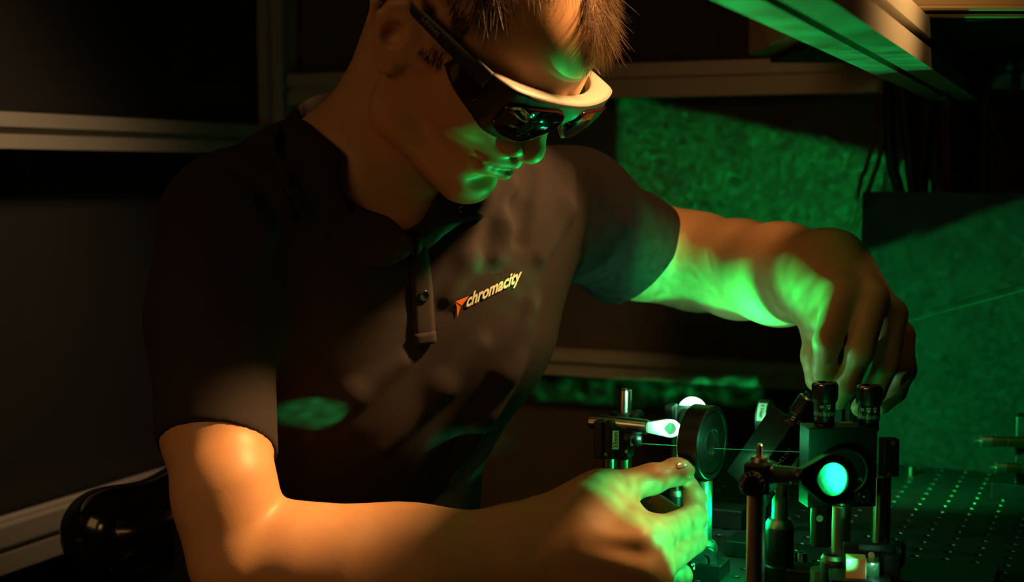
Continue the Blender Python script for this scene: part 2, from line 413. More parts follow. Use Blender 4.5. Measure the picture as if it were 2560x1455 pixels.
# ------------------------------------------------------------------ shirt
WA = P(830, 1300, 1.355)                        # waist centre
CH = P(960, 760, 1.275)                         # chest centre
def shirt_prims():
    t = [
        Cone(P(975, 620, 1.26), P(915, 900, 1.29), .105, .110, .04, 'u', (SIDE, 1.42)),
        Cone(P(915, 900, 1.29), WA, .110, .108, .04, 'u', (SIDE, 1.28)),
        Cone(WA, P(800, 1560, 1.38), .108, .118, .04, 'u', (SIDE, 1.30)),
        # shoulders and yoke
        Cone(P(880, 470, 1.225), P(600, 512, 1.145), .052, .044, .04),
        Cone(P(1000, 540, 1.26), P(1430, 530, 1.36), .070, .056, .04),
        Cone(P(800, 500, 1.20), P(760, 700, 1.21), .060, .085, .05),
        Cone(P(1220, 560, 1.28), P(1180, 800, 1.27), .075, .075, .05),
        # right sleeve
        Cone(P(545, 570, 1.13), P(530, 800, 1.104), .0485, .0480, .03),
        Cone(P(530, 800, 1.104), P(545, 1160, 1.068), .0480, .0455, .02),
        # left sleeve
        Cone(P(1430, 530, 1.36), P(1575, 625, 1.43), .056, .0550, .03),
        Cone(P(1575, 625, 1.43), P(1690, 690, 1.475), .0550, .0545, .02),
    ]
    # folds: ridges and troughs along the surface
    folds = [
        ([(560, 455, 1.11), (600, 520, 1.09), (640, 580, 1.08), (655, 650, 1.08)], .010, .018, 'u'),
        ([(620, 420, 1.13), (690, 470, 1.11), (715, 540, 1.10)], .009, .018, 'u'),
        ([(1175, 560, 0), (1165, 640, 0), (1120, 740, 0)], .006, .02, 'u'),
        ([(1290, 470, 0), (1262, 560, 0), (1240, 640, 0)], .008, .02, 'u'),
        ([(1330, 430, 0), (1305, 520, 0), (1300, 600, 0)], .006, .02, 's'),
        ([(1420, 420, 0), (1410, 520, 0), (1350, 640, 0)], .007, .02, 'u'),
        ([(1200, 860, 0), (1100, 960, 0), (950, 1120, 0)], .008, .02, 'u'),
        ([(1290, 900, 0), (1210, 1030, 0), (1110, 1200, 0)], .007, .02, 'u'),
        ([(1330, 760, 0), (1260, 930, 0), (1180, 1100, 0)], .008, .02, 'u'),
        ([(1000, 900, 0), (880, 980, 0), (760, 1100, 0)], .008, .02, 'u'),
        ([(1480, 430, 0), (1500, 520, 0), (1460, 620, 0)], .0045, .015, 's'),
        ([(1560, 450, 0), (1560, 560, 0), (1500, 680, 0)], .006, .015, 'u'),
    ]
    base = list(t)
    for pts, r, k, op in folds:
        Q = []; taper = [.35] + [1.0] * (len(pts) - 2) + [.35]
        for (px, py, y), tp in zip(pts, taper):
            X = hit(base, px, py)
            if X is not None: Q.append((X + np.array([0, (-r * .72 if op == 's' else r * .62) * tp, 0]), r * tp))
        for a, b in zip(Q, Q[1:]): t.append(Cone(a[0], b[0], a[1], b[1], k * .7, op))
    # hems
    d = P(541, 1120, 1.072) - P(530, 800, 1.104); n = d / np.linalg.norm(d)
    n = n + np.array([-.07, -.42, 0]); n /= np.linalg.norm(n)
    hp = P(543, 1128, 1.072)
    t.append(Half(hp, n, .002, (hp + n * .05, .088)))
    dd = d / np.linalg.norm(d)
    d2 = P(1690, 690, 1.475) - P(1575, 625, 1.43); dd2 = d2 / np.linalg.norm(d2); n2 = np.array([.58, .30, -.50]); n2 /= np.linalg.norm(n2)
    hp2 = P(1598, 640, 1.44)
    t.append(Half(hp2, n2, .002, (hp2 + n2 * .05, .09)))
    # hollow inside the cuffs
    t.append(Cone(hp - dd * .03, hp + dd * .03, .0415, .0415, .002, 's'))
    t.append(Cone(hp2 - dd2 * .03, hp2 + dd2 * .03, .0490, .0490, .002, 's'))
    # neck opening with its V
    t.append(Cone(H(0, -.02, -.10), P(925, 430, 1.235), .060, .068, .01, 's'))
    t.append(Cone(P(925, 430, 1.235), P(965, 470, 1.16), .062, .036, .01, 's'))
    t.append(Cone(P(925, 400, 1.235), P(850, 400, 1.225), .062, .056, .01, 's'))
    t.append(Cone(P(965, 470, 1.16), P(1030, 560, 1.125), .042, .004, .008, 's'))
    return t
shirt = shirt_prims()
legs = [Cone(P(800, 1545, 1.38), P(800, 1650, 1.39), .125, .125, .03, 'u', (SIDE, 1.3))]
for s in (1, -1):
    hip = P(800, 1750, 1.40) + SIDE * .09 * s
    knee = hip + FACE * .40 + SIDE * .06 * s + UPV * -.01
    foot = knee + UPV * -.40 + FACE * -.02
    legs += [Cone(hip, knee, .088, .064, .04), Cone(knee, foot, .062, .046, .02)]
HG = 0.0016

M_SKIN = mat('skin', (0.62, 0.31, 0.16), .48, bump=.12, bscale=1100, vary=.10, vscale=90, sss=.12)
M_SHIRT = mat('navy_cotton', (0.035, 0.026, 0.028), .92, bump=.35, bscale=3800, spec=.2)
M_TROUSER = mat('dark_trousers', (0.02, 0.022, 0.03), .9)
M_HAIR = mat('brown_hair', (0.10, 0.042, 0.020), .40, spec=.6)
M_BROW = mat('brow_hair', (0.05, 0.022, 0.012), .5)
lo = [-.34, .93, .76]; hi = [.36, 1.56, 1.50]
person = link('person', surface(flesh, lo, hi, HG, 3, 'person'), M_SKIN)
def is_hair(x, y, z):
    ax = abs(x)
    line = .110 if x > .024 else (.080 if x < .004 else .080 + (x - .004) * 1.3)       # forehead hairline height
    if y > .050: return z > line - .5 * max(0, ax - .055)
    if y > .028: return z > .058 + (y - .028) * 3.0
    if y > .010: return z > (.008 if ax > .05 else .045)                          # sideburn
    if y > -.040: return z > .046
    return z > -.035 + (y + .04) * .2
_co = np.empty(len(person.data.vertices) * 3, np.float32); person.data.vertices.foreach_get('co', _co); _q = (_co.reshape(-1, 3) - HT) @ np.linalg.inv(HR).T
_zc = -.0590 + .0035 * (np.abs(_q[:, 0]) / .034) ** 1.5
_lip = np.clip(1 - np.abs(_q[:, 0]) / .031, 0, 1) ** .5 * .0085
_lf = np.clip(1.3 - np.abs(_q[:, 2] - _zc) / np.maximum(_lip, 1e-4), 0, 1) * (_q[:, 1] > .06) * (np.abs(_q[:, 0]) < .031)
person.data.attributes.new('lip', 'FLOAT', 'POINT').data.foreach_set('value', _lf.astype(np.float32))
_nt = M_SKIN.node_tree; _b = _nt.nodes['Principled BSDF']; _src = _b.inputs['Base Color'].links[0].from_socket
_at = _nt.nodes.new('ShaderNodeAttribute'); _at.attribute_name = 'lip'; _mx = _nt.nodes.new('ShaderNodeMix'); _mx.data_type = 'RGBA'
_nt.links.new(_at.outputs['Fac'], _mx.inputs[0]); _nt.links.new(_src, _mx.inputs[6]); _mx.inputs[7].default_value = (.50, .20, .12, 1); _nt.links.new(_mx.outputs[2], _b.inputs['Base Color'])
_hm = np.zeros(len(_q), np.float32); _nr = np.nonzero((np.linalg.norm(_q - [0, 0, .04], axis=1) < .16) & ~((np.abs(_q[:, 0]) > .078) & (_q[:, 2] < .06) & (_q[:, 1] < .02) & (_q[:, 1] > -.05)))[0]
_d = .003
for _i in _nr:
    x, y, z = _q[_i]; _hm[_i] = (is_hair(x, y, z) + is_hair(x, y - _d, z - _d) + is_hair(x, y + _d, z - _d) + is_hair(x, y, z + _d)) / 4
person.data.attributes.new('scalp', 'FLOAT', 'POINT').data.foreach_set('value', _hm)
_at2 = _nt.nodes.new('ShaderNodeAttribute'); _at2.attribute_name = 'scalp'; _mx2 = _nt.nodes.new('ShaderNodeMix'); _mx2.data_type = 'RGBA'
_nt.links.new(_at2.outputs['Fac'], _mx2.inputs[0]); _nt.links.new(_mx.outputs[2], _mx2.inputs[6]); _mx2.inputs[7].default_value = (.09, .04, .02, 1); _nt.links.new(_mx2.outputs[2], _b.inputs['Base Color'])
tag(person, 'person in dark polo shirt leaning over the optics with both hands on the mounts', 'person')
polo = link('polo_shirt', surface(shirt, [-.36, .98, .80], [.30, 1.60, 1.36], .0026, 1, 'polo_shirt'), M_SHIRT, person)
trousers = link('trousers', surface(legs, [-.45, .85, .28], [.35, 1.65, .93], .006, 1, 'trousers'), M_TROUSER, person)

def bvh(o):
    me = o.data
    return BVHTree.FromPolygons([v.co.copy() for v in me.vertices], [tuple(p.vertices) for p in me.polygons])
POLO_BVH = bvh(polo)
def on_shirt(px, py, lift=.0):
    """Point of the shirt cloth seen at the pixel, lifted off it along the cloth normal."""
    o = Vector((0, 0, CAMZ)); d = Vector(P(px, py, 1.0)) - o; d.normalize()
    h = POLO_BVH.ray_cast(o, d)
    if h[0] is None: return None
    n = h[1] if h[1].dot(d) < 0 else -h[1]
    return np.array(h[0] + n * lift)
def catmull(pts, n):
    p = np.array(pts, float); p = np.vstack([2 * p[0] - p[1], p, 2 * p[-1] - p[-2]])
    m = len(p) - 3; out = []
    for u in np.linspace(0, m, n):
        i = min(int(u), m - 1); t = u - i; a, b, c, d = p[i:i + 4]
        out.append(.5 * ((2 * b) + (-a + c) * t + (2 * a - 5 * b + 4 * c - d) * t * t + (-a + 3 * b - 3 * c + d) * t ** 3))
    return np.array(out)
def solid(me, th):
    """Give a sheet a thickness."""
    bm = bmesh.new(); bm.from_mesh(me)
    bmesh.ops.recalc_face_normals(bm, faces=bm.faces)
    bmesh.ops.solidify(bm, geom=bm.faces[:], thickness=th)
    bm.to_mesh(me); bm.free(); me.shade_smooth(); return me
def grid_mesh(name, rows, th=0.0):
    """rows: list of equal-length point rows."""
    r = len(rows); c = len(rows[0]); v = [tuple(p) for row in rows for p in row]
    f = [(i * c + j, i * c + j + 1, (i + 1) * c + j + 1, (i + 1) * c + j) for i in range(r - 1) for j in range(c - 1)]
    me = bpy.data.meshes.new(name); me.from_pydata(v, [], f); me.shade_smooth()
    return solid(me, th) if th else me
# --- collar: a folded band, stand edge on top, leaf falling outside
ct = [(1033, 600, 1.122), (975, 545, 1.128), (905, 518, 1.140), (835, 468, 1.150), (795, 398, 1.163), (768, 330, 1.185), (748, 268, 1.222),
      (800, 236, 1.270), (870, 226, 1.305), (980, 250, 1.325), (1080, 340, 1.315), (1130, 430, 1.285), (1122, 500, 1.225), (1082, 545, 1.165), (1040, 600, 1.124)]
cb = [(1012, 640), (940, 672), (855, 620), (775, 560), (712, 480), (684, 410), (700, 345)]
top = [P(*p) for p in ct]
low = []
for i, q in enumerate(cb):
    X = on_shirt(*q, .006); low.append(X if X is not None else top[i] + np.array([-.02, -.005, -.035]))
for i in range(7, 12): low.append(top[i] + np.array([0.004, .012, -.036]))
for q in [(1212, 540), (1150, 560), (1060, 625)]:
    X = on_shirt(*q, .006); low.append(X)
T = catmull(top, 70); L = catmull(low, 70)
for _ in range(3): L[1:-1] = .5 * L[1:-1] + .25 * (L[:-2] + L[2:])
mid = [T * .75 + L * .25, T * .4 + L * .6]
cen = T.mean(0)
def out_(A, d):
    v = A - cen; v[:, 2] = 0; v /= np.linalg.norm(v, axis=1)[:, None]; return A + v * d
collar = link('collar', grid_mesh('collar', [T - [0, 0, .012], T - [0, 0, .004], T, out_(T, .0025) - [0, 0, .001], out_(mid[0], .005), out_(mid[1], .004), L], .0016), M_SHIRT, polo)
# --- placket, its box stitch, buttons
M_BTN = mat('button_plastic', (0.02, 0.018, 0.018), .15, coat=.5)
def patch(name, left, right, n=14, m=5, lift=.0022, th=.0014, mt=None, par=None):
    l = catmull([(*p, 0) for p in left], n); r = catmull([(*p, 0) for p in right], n); rows = []
    for a, b in zip(l, r):
        row = [on_shirt(*(a * (1 - t) + b * t)[:2], lift * (1 if 0 < t < 1 else .6)) for t in np.linspace(0, 1, m)]
        if any(x is None for x in row): continue
        rows.append(row)
    return link(name, grid_mesh(name, rows, th), mt or M_SHIRT, par or polo)
patch('placket', [(1028, 622), (1026, 700), (1030, 780), (1033, 862)], [(1062, 612), (1076, 700), (1082, 780), (1087, 852)])
patch('placket_hem', [(1030, 832), (1033, 862)], [(1084, 824), (1087, 853)], 4, 6, .0042)
def disc_on(name, X, n, r, h, mt, par, seg=24, hole=0):
    bm = bmesh.new(); n = Vector(n).normalized(); M = n.to_track_quat('Z', 'Y').to_matrix().to_4x4(); M.translation = Vector(X)
    prof = [(0, h * .55), (r * .45, h * .5), (r * .62, h), (r * .9, h), (r, h * .6), (r, 0)]
    rows = []
    for a, z in prof:
        if a == 0: rows.append([bm.verts.new(M @ Vector((0, 0, z)))]); continue
        rows.append([bm.verts.new(M @ Vector((a * math.cos(t), a * math.sin(t), z))) for t in np.linspace(0, 2 * PI, seg, endpoint=False)])
    for i in range(seg): bm.faces.new([rows[0][0], rows[1][i], rows[1][(i + 1) % seg]])
    for a, b in zip(rows[1:], rows[2:]):
        for i in range(seg): bm.faces.new([a[i], b[i], b[(i + 1) % seg], a[(i + 1) % seg]])
    me = bpy.data.meshes.new(name); bm.to_mesh(me); bm.free(); me.shade_smooth()
    return link(name, me, mt, par)
def snorm(px, py):
    a = on_shirt(px, py); b = on_shirt(px + 12, py); c = on_shirt(px, py + 12); n = np.cross(b - a, c - a)
    return n if n @ (a - np.array([0, 0, CAMZ])) < 0 else -n
disc_on('button', on_shirt(1055, 736, .003), snorm(1055, 736), .0052, .0022, M_BTN, polo)
# knotted fabric tab and button at the collar tip
bt = on_shirt(1148, 528, .008)
if bt is not None:
    disc_on('button', bt, snorm(1148, 530) + np.array([-.0001, 0, 0]), .0055, .0035, M_BTN, polo)
# --- logo printed on the chest
M_PRINT = mat('white_print', (0.80, 0.76, 0.66), .6); M_ORANGE = mat('orange_print', (0.85, 0.16, 0.02), .6)
def text_mesh(name, body, size=1.0, shear=0.0, bold=.0, extrude=0, res=3):
    cu = bpy.data.curves.new(name, 'FONT'); cu.body = body; cu.size = size; cu.shear = shear; cu.offset = bold; cu.extrude = extrude; cu.resolution_u = res
    o = bpy.data.objects.new(name, cu); C.objects.link(o)
    me = bpy.data.meshes.new_from_object(o.evaluated_get(bpy.context.evaluated_depsgraph_get()))
    bpy.data.objects.remove(o); bpy.data.curves.remove(cu); me.name = name
    return me
def print_on_shirt(name, me, o, ux, uy, mt, lift=.0012):
    bm = bmesh.new(); bm.from_mesh(me)
    bmesh.ops.triangulate(bm, faces=bm.faces); bmesh.ops.subdivide_edges(bm, edges=[e for e in bm.edges if e.calc_length() > .3], cuts=2)
    for v in bm.verts:
        q = np.array(o) + v.co.x * np.array(ux) + v.co.y * np.array(uy); X = on_shirt(q[0], q[1], lift)
        v.co = Vector(X)
    bm.to_mesh(me); bm.free()
    return link(name, me, mt, polo)
tm = text_mesh('logo_word', 'chromacity', 1.0, .10, .032)
wdt = max(v.co.x for v in tm.vertices)
lw = print_on_shirt('logo_word', tm, (1163, 768), np.array([137, -68]) / wdt, (7, -46), M_PRINT)
tag(lw, 'white word printed on the chest')
me = bpy.data.meshes.new('logo_mark')
tri = [(0, 0), (34, -13), (16, 11), (0, 2.5), (13.5, 13.5), (6, 40), (4, 18)]
me.from_pydata([(a, b, 0) for a, b in tri], [], [(0, 1, 2), (3, 4, 5, 6)])
lm = print_on_shirt('logo_mark', me, (1137, 752), (1, 0), (0, 1), M_ORANGE); tag(lm, 'orange folded triangle mark')

# --- hair
HEAD_BVH = bvh(person)
def scalp(x, y, z):
    """Nearest skin point of the head to a head-local point, with outward normal."""
    q = Vector(H(x, y, z)); l, n, i, d = HEAD_BVH.find_nearest(q)
    c = Vector(H(0, 0, .03)); 
    if n.dot(l - c) < 0: n = -n
    return l, n
HI = np.linalg.inv(HR)
def strands(name, n, seed, length, gen, mt, width=.00022):
    r = random.Random(seed); V = []; F = []; k = 0; tries = 0
    while k < n and tries < n * 30:
        tries += 1
        th = r.uniform(0, 2 * PI); u = r.uniform(-.55, 1); s = math.sqrt(1 - u * u)
        q = (.095 * s * math.cos(th), .11 * s * math.sin(th) - .005, .04 + .10 * u)
        l, nn = scalp(*q)
        loc = HI @ (np.array(l) - HT)
        g = gen(loc, r)
        if g is None: continue
        d, L, curl = g
        d = Vector(HR @ np.array(d)).normalized(); p = l - nn * .001; v = (nn * curl + d).normalized()
        side = v.cross(nn); 
        if side.length < 1e-4: continue
        side.normalize(); segs = 5; base = len(V); w0 = width * r.uniform(.8, 1.3)
        dirn = v.copy(); wob = Vector((r.uniform(-1, 1), r.uniform(-1, 1), r.uniform(-1, 1))) * .12
        for i in range(segs + 1):
            t = i / segs; ww = w0 * (1 - t * .85)
            up = dirn.cross(side).normalized()
            V += [p + side * ww, p - side * ww, p + up * ww * 1.2]
            if i < segs:
                F += [(base + 3 * i + a, base + 3 * i + (a + 1) % 3, base + 3 * (i + 1) + (a + 1) % 3, base + 3 * (i + 1) + a) for a in range(3)]
            p = p + dirn * (L / segs); dirn = (dirn + d * .18 + wob * .5).normalized()
        k += 1
    me = bpy.data.meshes.new(name); me.from_pydata([tuple(v) for v in V], [], F); me.shade_smooth()
    return link(name, me, mt, person)
def g_top(q, r):
    x, y, z = q
    if not is_hair(x, y, z): return None
    if y > .02 and z > .06:
        clump = math.sin(x * 210 + 1.3 * math.sin(y * 160)) * .35
        L = r.uniform(.020, .036) if x > .01 else r.uniform(.024, .038) * (1 if x > -.02 else .7)
        return ((x * 1.5 + clump + r.gauss(0, .15) - .1, .62, -.80 + r.gauss(0, .2)), L, r.uniform(.12, .45))
    if z > .07: return ((r.gauss(0, .3), .8, -.1 + r.gauss(0, .3)), r.uniform(.02, .035), r.uniform(.3, .7))
    return ((r.gauss(0, .15), .15 + r.gauss(0, .25), -1.0), r.uniform(.006, .012) * (1 if z > 0 else .6), r.uniform(.15, .4))
hair = strands('hair', 22000, 3, .03, g_top, M_HAIR, .00022); tag(hair, kind='stuff')
def g_fringe(q, r):
    x, y, z = q
    if y < .03 or z < .078 or z > .120 or x > .030 or x < -.05 or not is_hair(x, y, z): return None
    clump = math.sin(x * 260 + 1.3 * math.sin(y * 160)) * .3
    return ((x * .6 + clump + r.gauss(0, .12), .45, -.9 + r.gauss(0, .12)), r.uniform(.024, .040) * (1 if x > -.02 else .7), r.uniform(.05, .25))
tag(strands('fringe_hair', 8000, 21, .03, g_fringe, M_HAIR, .0002), kind='stuff')
def g_side(q, r):
    x, y, z = q
    if not is_hair(x, y, z) or z > .08 or y < -.06 or abs(x) < .04: return None
    return ((r.gauss(0, .12), .25 + r.gauss(0, .2), -1.0), r.uniform(.006, .012), r.uniform(.1, .3))
tag(strands('side_hair', 6000, 9, .03, g_side, M_HAIR, .00028), kind='stuff')
def g_nape(q, r):
    x, y, z = q
    if y > -.03 or z > -.02 or z < -.10: return None
    return ((r.gauss(0, .3), -.3, -1), r.uniform(.002, .005), .6)
tag(strands('nape_hair', 900, 5, .004, g_nape, M_HAIR, .00012), kind='stuff')


# thumbnail of the near hand
SKIN_BVH = bvh(person)
def on_skin(px, py, lift=0.0):
    o = Vector((0, 0, CAMZ)); d = Vector(P(px, py, 1.0)) - o; d.normalize(); h = SKIN_BVH.ray_cast(o, d)
    n = h[1] if h[1].dot(d) < 0 else -h[1]
    return np.array(h[0] + n * lift)
M_NAIL = mat('fingernail', (0.72, 0.42, 0.28), .18, coat=.4)
def nail(cx, cy, ang, a, b):
    rows = []
    for k in (1.0, .93, .7, .4, .02):
        row = []
        for t in np.linspace(0, 2 * PI, 29):
            x = math.copysign(abs(math.cos(t)) ** .7, math.cos(t)) * a * k; y = math.copysign(abs(math.sin(t)) ** .7, math.sin(t)) * b * k
            row.append(tuple(on_skin(cx + x * math.cos(ang) - y * math.sin(ang), cy + x * math.sin(ang) + y * math.cos(ang), 0.0 if k == 1.0 else .0006)))
        rows.append(row)
    return link('fingernail', grid_mesh('fingernail', rows), M_NAIL, person)
nail(1706, 1161, -.30, 17, 9)

# ------------------------------------------------------------------ safety glasses
M_FRAME = mat('satin_black_plastic', (0.022, 0.020, 0.020), .42, spec=.6)
M_FTOP = mat('satin_grey_plastic', (0.30, 0.27, 0.25), .45)
M_LENS = mat('dark_red_filter', (0.022, 0.003, 0.004), .06, spec=.6, coat=.6)
M_GREY = mat('grey_print', (0.30, 0.28, 0.2), .6)
def G(x, y, z): return H(x, y - .13 * x, z + .15 * x)
def empty(name, loc):
    o = bpy.data.objects.new(name, None); C.objects.link(o); o.location = loc; return o
def child(o, parent):
    bpy.context.view_layer.update(); o.parent = parent; o.matrix_parent_inverse = parent.matrix_world.inverted(); return o
glasses = tag(empty('safety_glasses', tuple(H(0, .1, .01))), 'black wraparound laser safety glasses with dark red lenses on his face', 'glasses')
plan = [(.0795, .046), (.0780, .062), (.0755, .084), (.0700, .0965), (.050, .1060), (.030, .1110), (.012, .1135), (0, .1140)]
plan = plan + [(-x, y) for x, y in plan[:-1][::-1]]
BSH = [0, 0, 0, .001, .003, .006, .008, .008, .008, .006, .003, .001, 0, 0, 0]
ztop = [.018, .022, .026, .028, .029, .029, .029, .029]; ztop = ztop + ztop[:-1][::-1]
zbot = [.001, -.008, -.013, -.017, -.019, -.016, -.004, .006]; zbot = zbot + zbot[:-1][::-1]
NCOL = 105; PL = catmull([(*a, t) for a, t in zip(plan, ztop)], NCOL); BL = catmull([(a[0] * .985 + s_, a[1] - .004, t) for a, t, s_ in zip(plan, zbot, BSH)], NCOL)
NR = 15; gridp = [[PL[c] * (1 - r / (NR - 1)) + BL[c] * r / (NR - 1) for c in range(NCOL)] for r in range(NR)]
for r_ in range(NR):
    for c in range(NCOL): gridp[r_][c] = gridp[r_][c] + np.array([0, .0035 * math.sin(PI * r_ / (NR - 1)) * (1 if abs(PL[c][0]) < .06 else .3), 0])
GA = np.array(gridp)                                    # rows x columns x 3 in glasses coordinates
def S(r_, c):
    r_ = min(max(r_, 0), NR - 1.001); c = min(max(c, 0), NCOL - 1.001); i, j = int(r_), int(c); a, b = r_ - i, c - j
    return GA[i, j] * (1 - a) * (1 - b) + GA[i + 1, j] * a * (1 - b) + GA[i, j + 1] * (1 - a) * b + GA[i + 1, j + 1] * a * b
def colx(x):                                            # column of the front whose half-width is x
    return float(np.interp(-x, -PL[:, 0], np.arange(NCOL)))
def pane(name, c0, c1, v0, v1, n, mt, push, th, skew=0.0):
    """Rounded window patch between columns c0..c1 and heights v0..v1 (0 top, 1 bottom)."""
    rows = []
    for k in (1.0, .985, .95, .8, .5, .2, .0005):
        row = []
        for t in np.linspace(0, 2 * PI, 65):
            ct, st = math.cos(t), math.sin(t)
            x = math.copysign(abs(ct) ** (2 / n), ct) * k; y = math.copysign(abs(st) ** (2 / n), st) * k
            q = S(((v0 + v1) / 2 + (v1 - v0) / 2 * y * (1 + skew * x)) * (NR - 1), (c0 + c1) / 2 + (c1 - c0) / 2 * x)
            nrm = q[:2] - np.array([0, .03]); nrm = nrm / np.linalg.norm(nrm); pu = push * (0 if k == 1.0 else 1)
            row.append(tuple(G(q[0] + nrm[0] * pu, q[1] + nrm[1] * pu, q[2])))
        rows.append(row)
    return child(link(name, grid_mesh(name, rows), mt), glasses)
child(link('frame', grid_mesh('frame', [[tuple(G(*q)) for q in row] for row in gridp], .0022), M_FRAME), glasses)
for sg in (1, -1):
    a, b = sorted((colx(sg * .0712), colx(.0165 if sg > 0 else -.0030)))
    pane('lens', a, b, .15, .93, 3.2, M_LENS, .0022, 0, -.18 * sg * -1)
    jj = [j for j in range(NCOL) if PL[j][0] * sg > .0745 and PL[j][1] < .080]
    pane('side_lens', min(jj) + (2 if sg > 0 else 0), max(jj) - (0 if sg > 0 else 2), .22, .90, 3.0, M_LENS, .0020, 0)
# brow shelf: from the outline back towards the forehead
inner = [(.0755, .046), (.0715, .060), (.064, .074), (.053, .085), (.038, .0935), (.022, .0985), (.010, .1000), (0, .1005)]
inner = inner + [(-x, y) for x, y in inner[:-1][::-1]]
IL = catmull([(*a, t) for a, t in zip(inner, [z - .0015 for z in ztop])], NCOL)
rows = []
for k in (1.0, .75, .5, .25, .06):
    rows.append([tuple(G(*(PL[c] * k + IL[c] * (1 - k) + np.array([0, 0, .0016 * math.sin(PI * k)])))) for c in range(NCOL)])
rows.append([tuple(G(*(IL[c] + np.array([0, 0, -.0005])))) for c in range(NCOL)])
rows.append([tuple(G(*(IL[c] + np.array([0, 0, -.008])))) for c in range(NCOL)])
child(link('brow_bar', grid_mesh('brow_bar', rows, .0022), M_FTOP), glasses)
for sg in (1, -1):
    pth = catmull([(.0785, .078, .019), (.0820, .060, .020), (.0835, .030, .019), (.0845, .005, .018), (.0850, -.012, .017), (.0840, -.026, .010), (.0810, -.036, -.006)], 40)
    hh = np.interp(np.linspace(0, 1, 40), [0, .25, .6, .8, 1], [.0080, .0068, .0052, .0042, .0030])
    rws = []
    for a, h_ in zip(pth, hh):
        rws.append([tuple(G(sg * (a[0] + dx), a[1], a[2] + dz * h_)) for dx, dz in ((-.0015, -1), (.0008, -1), (.0020, -.6), (.0024, 0), (.0020, .6), (.0008, 1), (-.0015, 1))])
    me = grid_mesh('temple_arm', rws, .0006); arm = child(link('temple_arm', me, M_FRAME), glasses)
    if sg == 1:
        tm = text_mesh('arm_print', 'Univet', .0068, .25, 0)
        for v in tm.vertices:
            t = v.co.x; v.co = Vector(G(.0835 + .0032 + (.0008 if t < .012 else .0), .040 - t * -1 - .032, .0165 + v.co.y)) if False else Vector(G(.0835 + .0034, .012 + t, .0170 + v.co.y))
        child(link('arm_print', tm, M_GREY), arm)

# ------------------------------------------------------------------ room, enclosure and optical table
ANG = math.radians(23.8)
E = np.array([math.sin(ANG), math.cos(ANG), 0.0])         # rows of holes running away from the camera
W = np.array([math.cos(ANG), -math.sin(ANG), 0.0])        # rows running to the right, and the beam
Z = np.array([0, 0, 1.0])
TZ = 0.90
M_WALL = mat('brown_black_panel', (0.060, 0.042, 0.024), .75, bump=.5, bscale=300, vary=.25, vscale=60)
M_BLACKP = mat('black_panel', (0.006, 0.0055, 0.005), .7)
M_ALU = mat('aluminium_profile', (0.36, 0.33, 0.28), .42, metal=.35, bump=.15, bscale=90)
M_FLOOR = mat('dark_vinyl', (0.03, 0.028, 0.026), .6)
M_BOARD = mat('anodised_board', (0.022, 0.022, 0.021), .50, spec=.4, bump=.25, bscale=1800)
M_RIM = mat('hole_chamfer', (0.16, 0.15, 0.14), .42, metal=1.0)
M_HOLE = mat('hole_dark', (0.004, 0.004, 0.004), .8)
M_BLACK = mat('black_anodised', (0.010, 0.010, 0.011), .38, spec=.55, bump=.12, bscale=2500)
M_BLACKM = mat('matte_black', (0.008, 0.008, 0.008), .75)
M_STEEL = mat('stainless', (0.62, 0.59, 0.54), .22, metal=1.0, bump=.08, bscale=1500)
M_STEELR = mat('brushed_stainless', (0.55, 0.52, 0.46), .36, metal=1.0, bump=.2, bscale=1500)
M_BRASS = mat('brass_washer', (0.50, 0.33, 0.12), .35, metal=1.0)
M_LABEL = mat('label_tape', (0.72, 0.74, 0.66), .6)
M_INK = mat('black_ink', (0.01, 0.01, 0.01), .6)
M_ENGR = mat('engraving', (0.85, 0.78, 0.66), .6)
M_RUB = mat('cable_rubber', (0.006, 0.006, 0.007), .55)
M_BROWN = mat('brown_cable', (0.09, 0.035, 0.015), .6)
M_BOX = mat('beige_powder_coat', (0.50, 0.38, 0.20), .55)
M_REDCAP = mat('copper_cap', (0.55, 0.12, 0.06), .4, metal=.6)

def add_obj(name, bm, mt, parent=None):
    me = bpy.data.meshes.new(name); bm.to_mesh(me); bm.free()
    o = link(name, me, mt)
    if parent is not None: child(o, parent)
    return o
def frame_M(o, x, y, z):
    M = Matrix.Identity(4)
    for i, a in enumerate((x, y, z)): 
        a = np.array(a) / np.linalg.norm(a)
        for j in range(3): M[j][i] = a[j]
    for j in range(3): M[j][3] = o[j]
    return M
def box_bm(o, x, y, z, sx, sy, sz, bev=0.0, bm=None):
    """Box centred on o with axes x, y, z and full sizes."""
    new = bmesh.new(); bmesh.ops.create_cube(new, size=1)
    bmesh.ops.scale(new, vec=(sx, sy, sz), verts=new.verts)
    if bev: bmesh.ops.bevel(new, geom=new.edges[:], offset=bev, segments=2, affect='EDGES', profile=.6)
    bmesh.ops.transform(new, matrix=frame_M(o, x, y, z), verts=new.verts)
    if bm is None: return new
    me = bpy.data.meshes.new('t'); new.to_mesh(me); new.free(); bm.from_mesh(me); bpy.data.meshes.remove(me); return bm
def box(name, o, sizes, mt, parent=None, axes=None, bev=.0008):
    ax = axes or (W, E, Z)
    ob = add_obj(name, box_bm(o, *ax, *sizes, bev), mt, parent)
    return ob
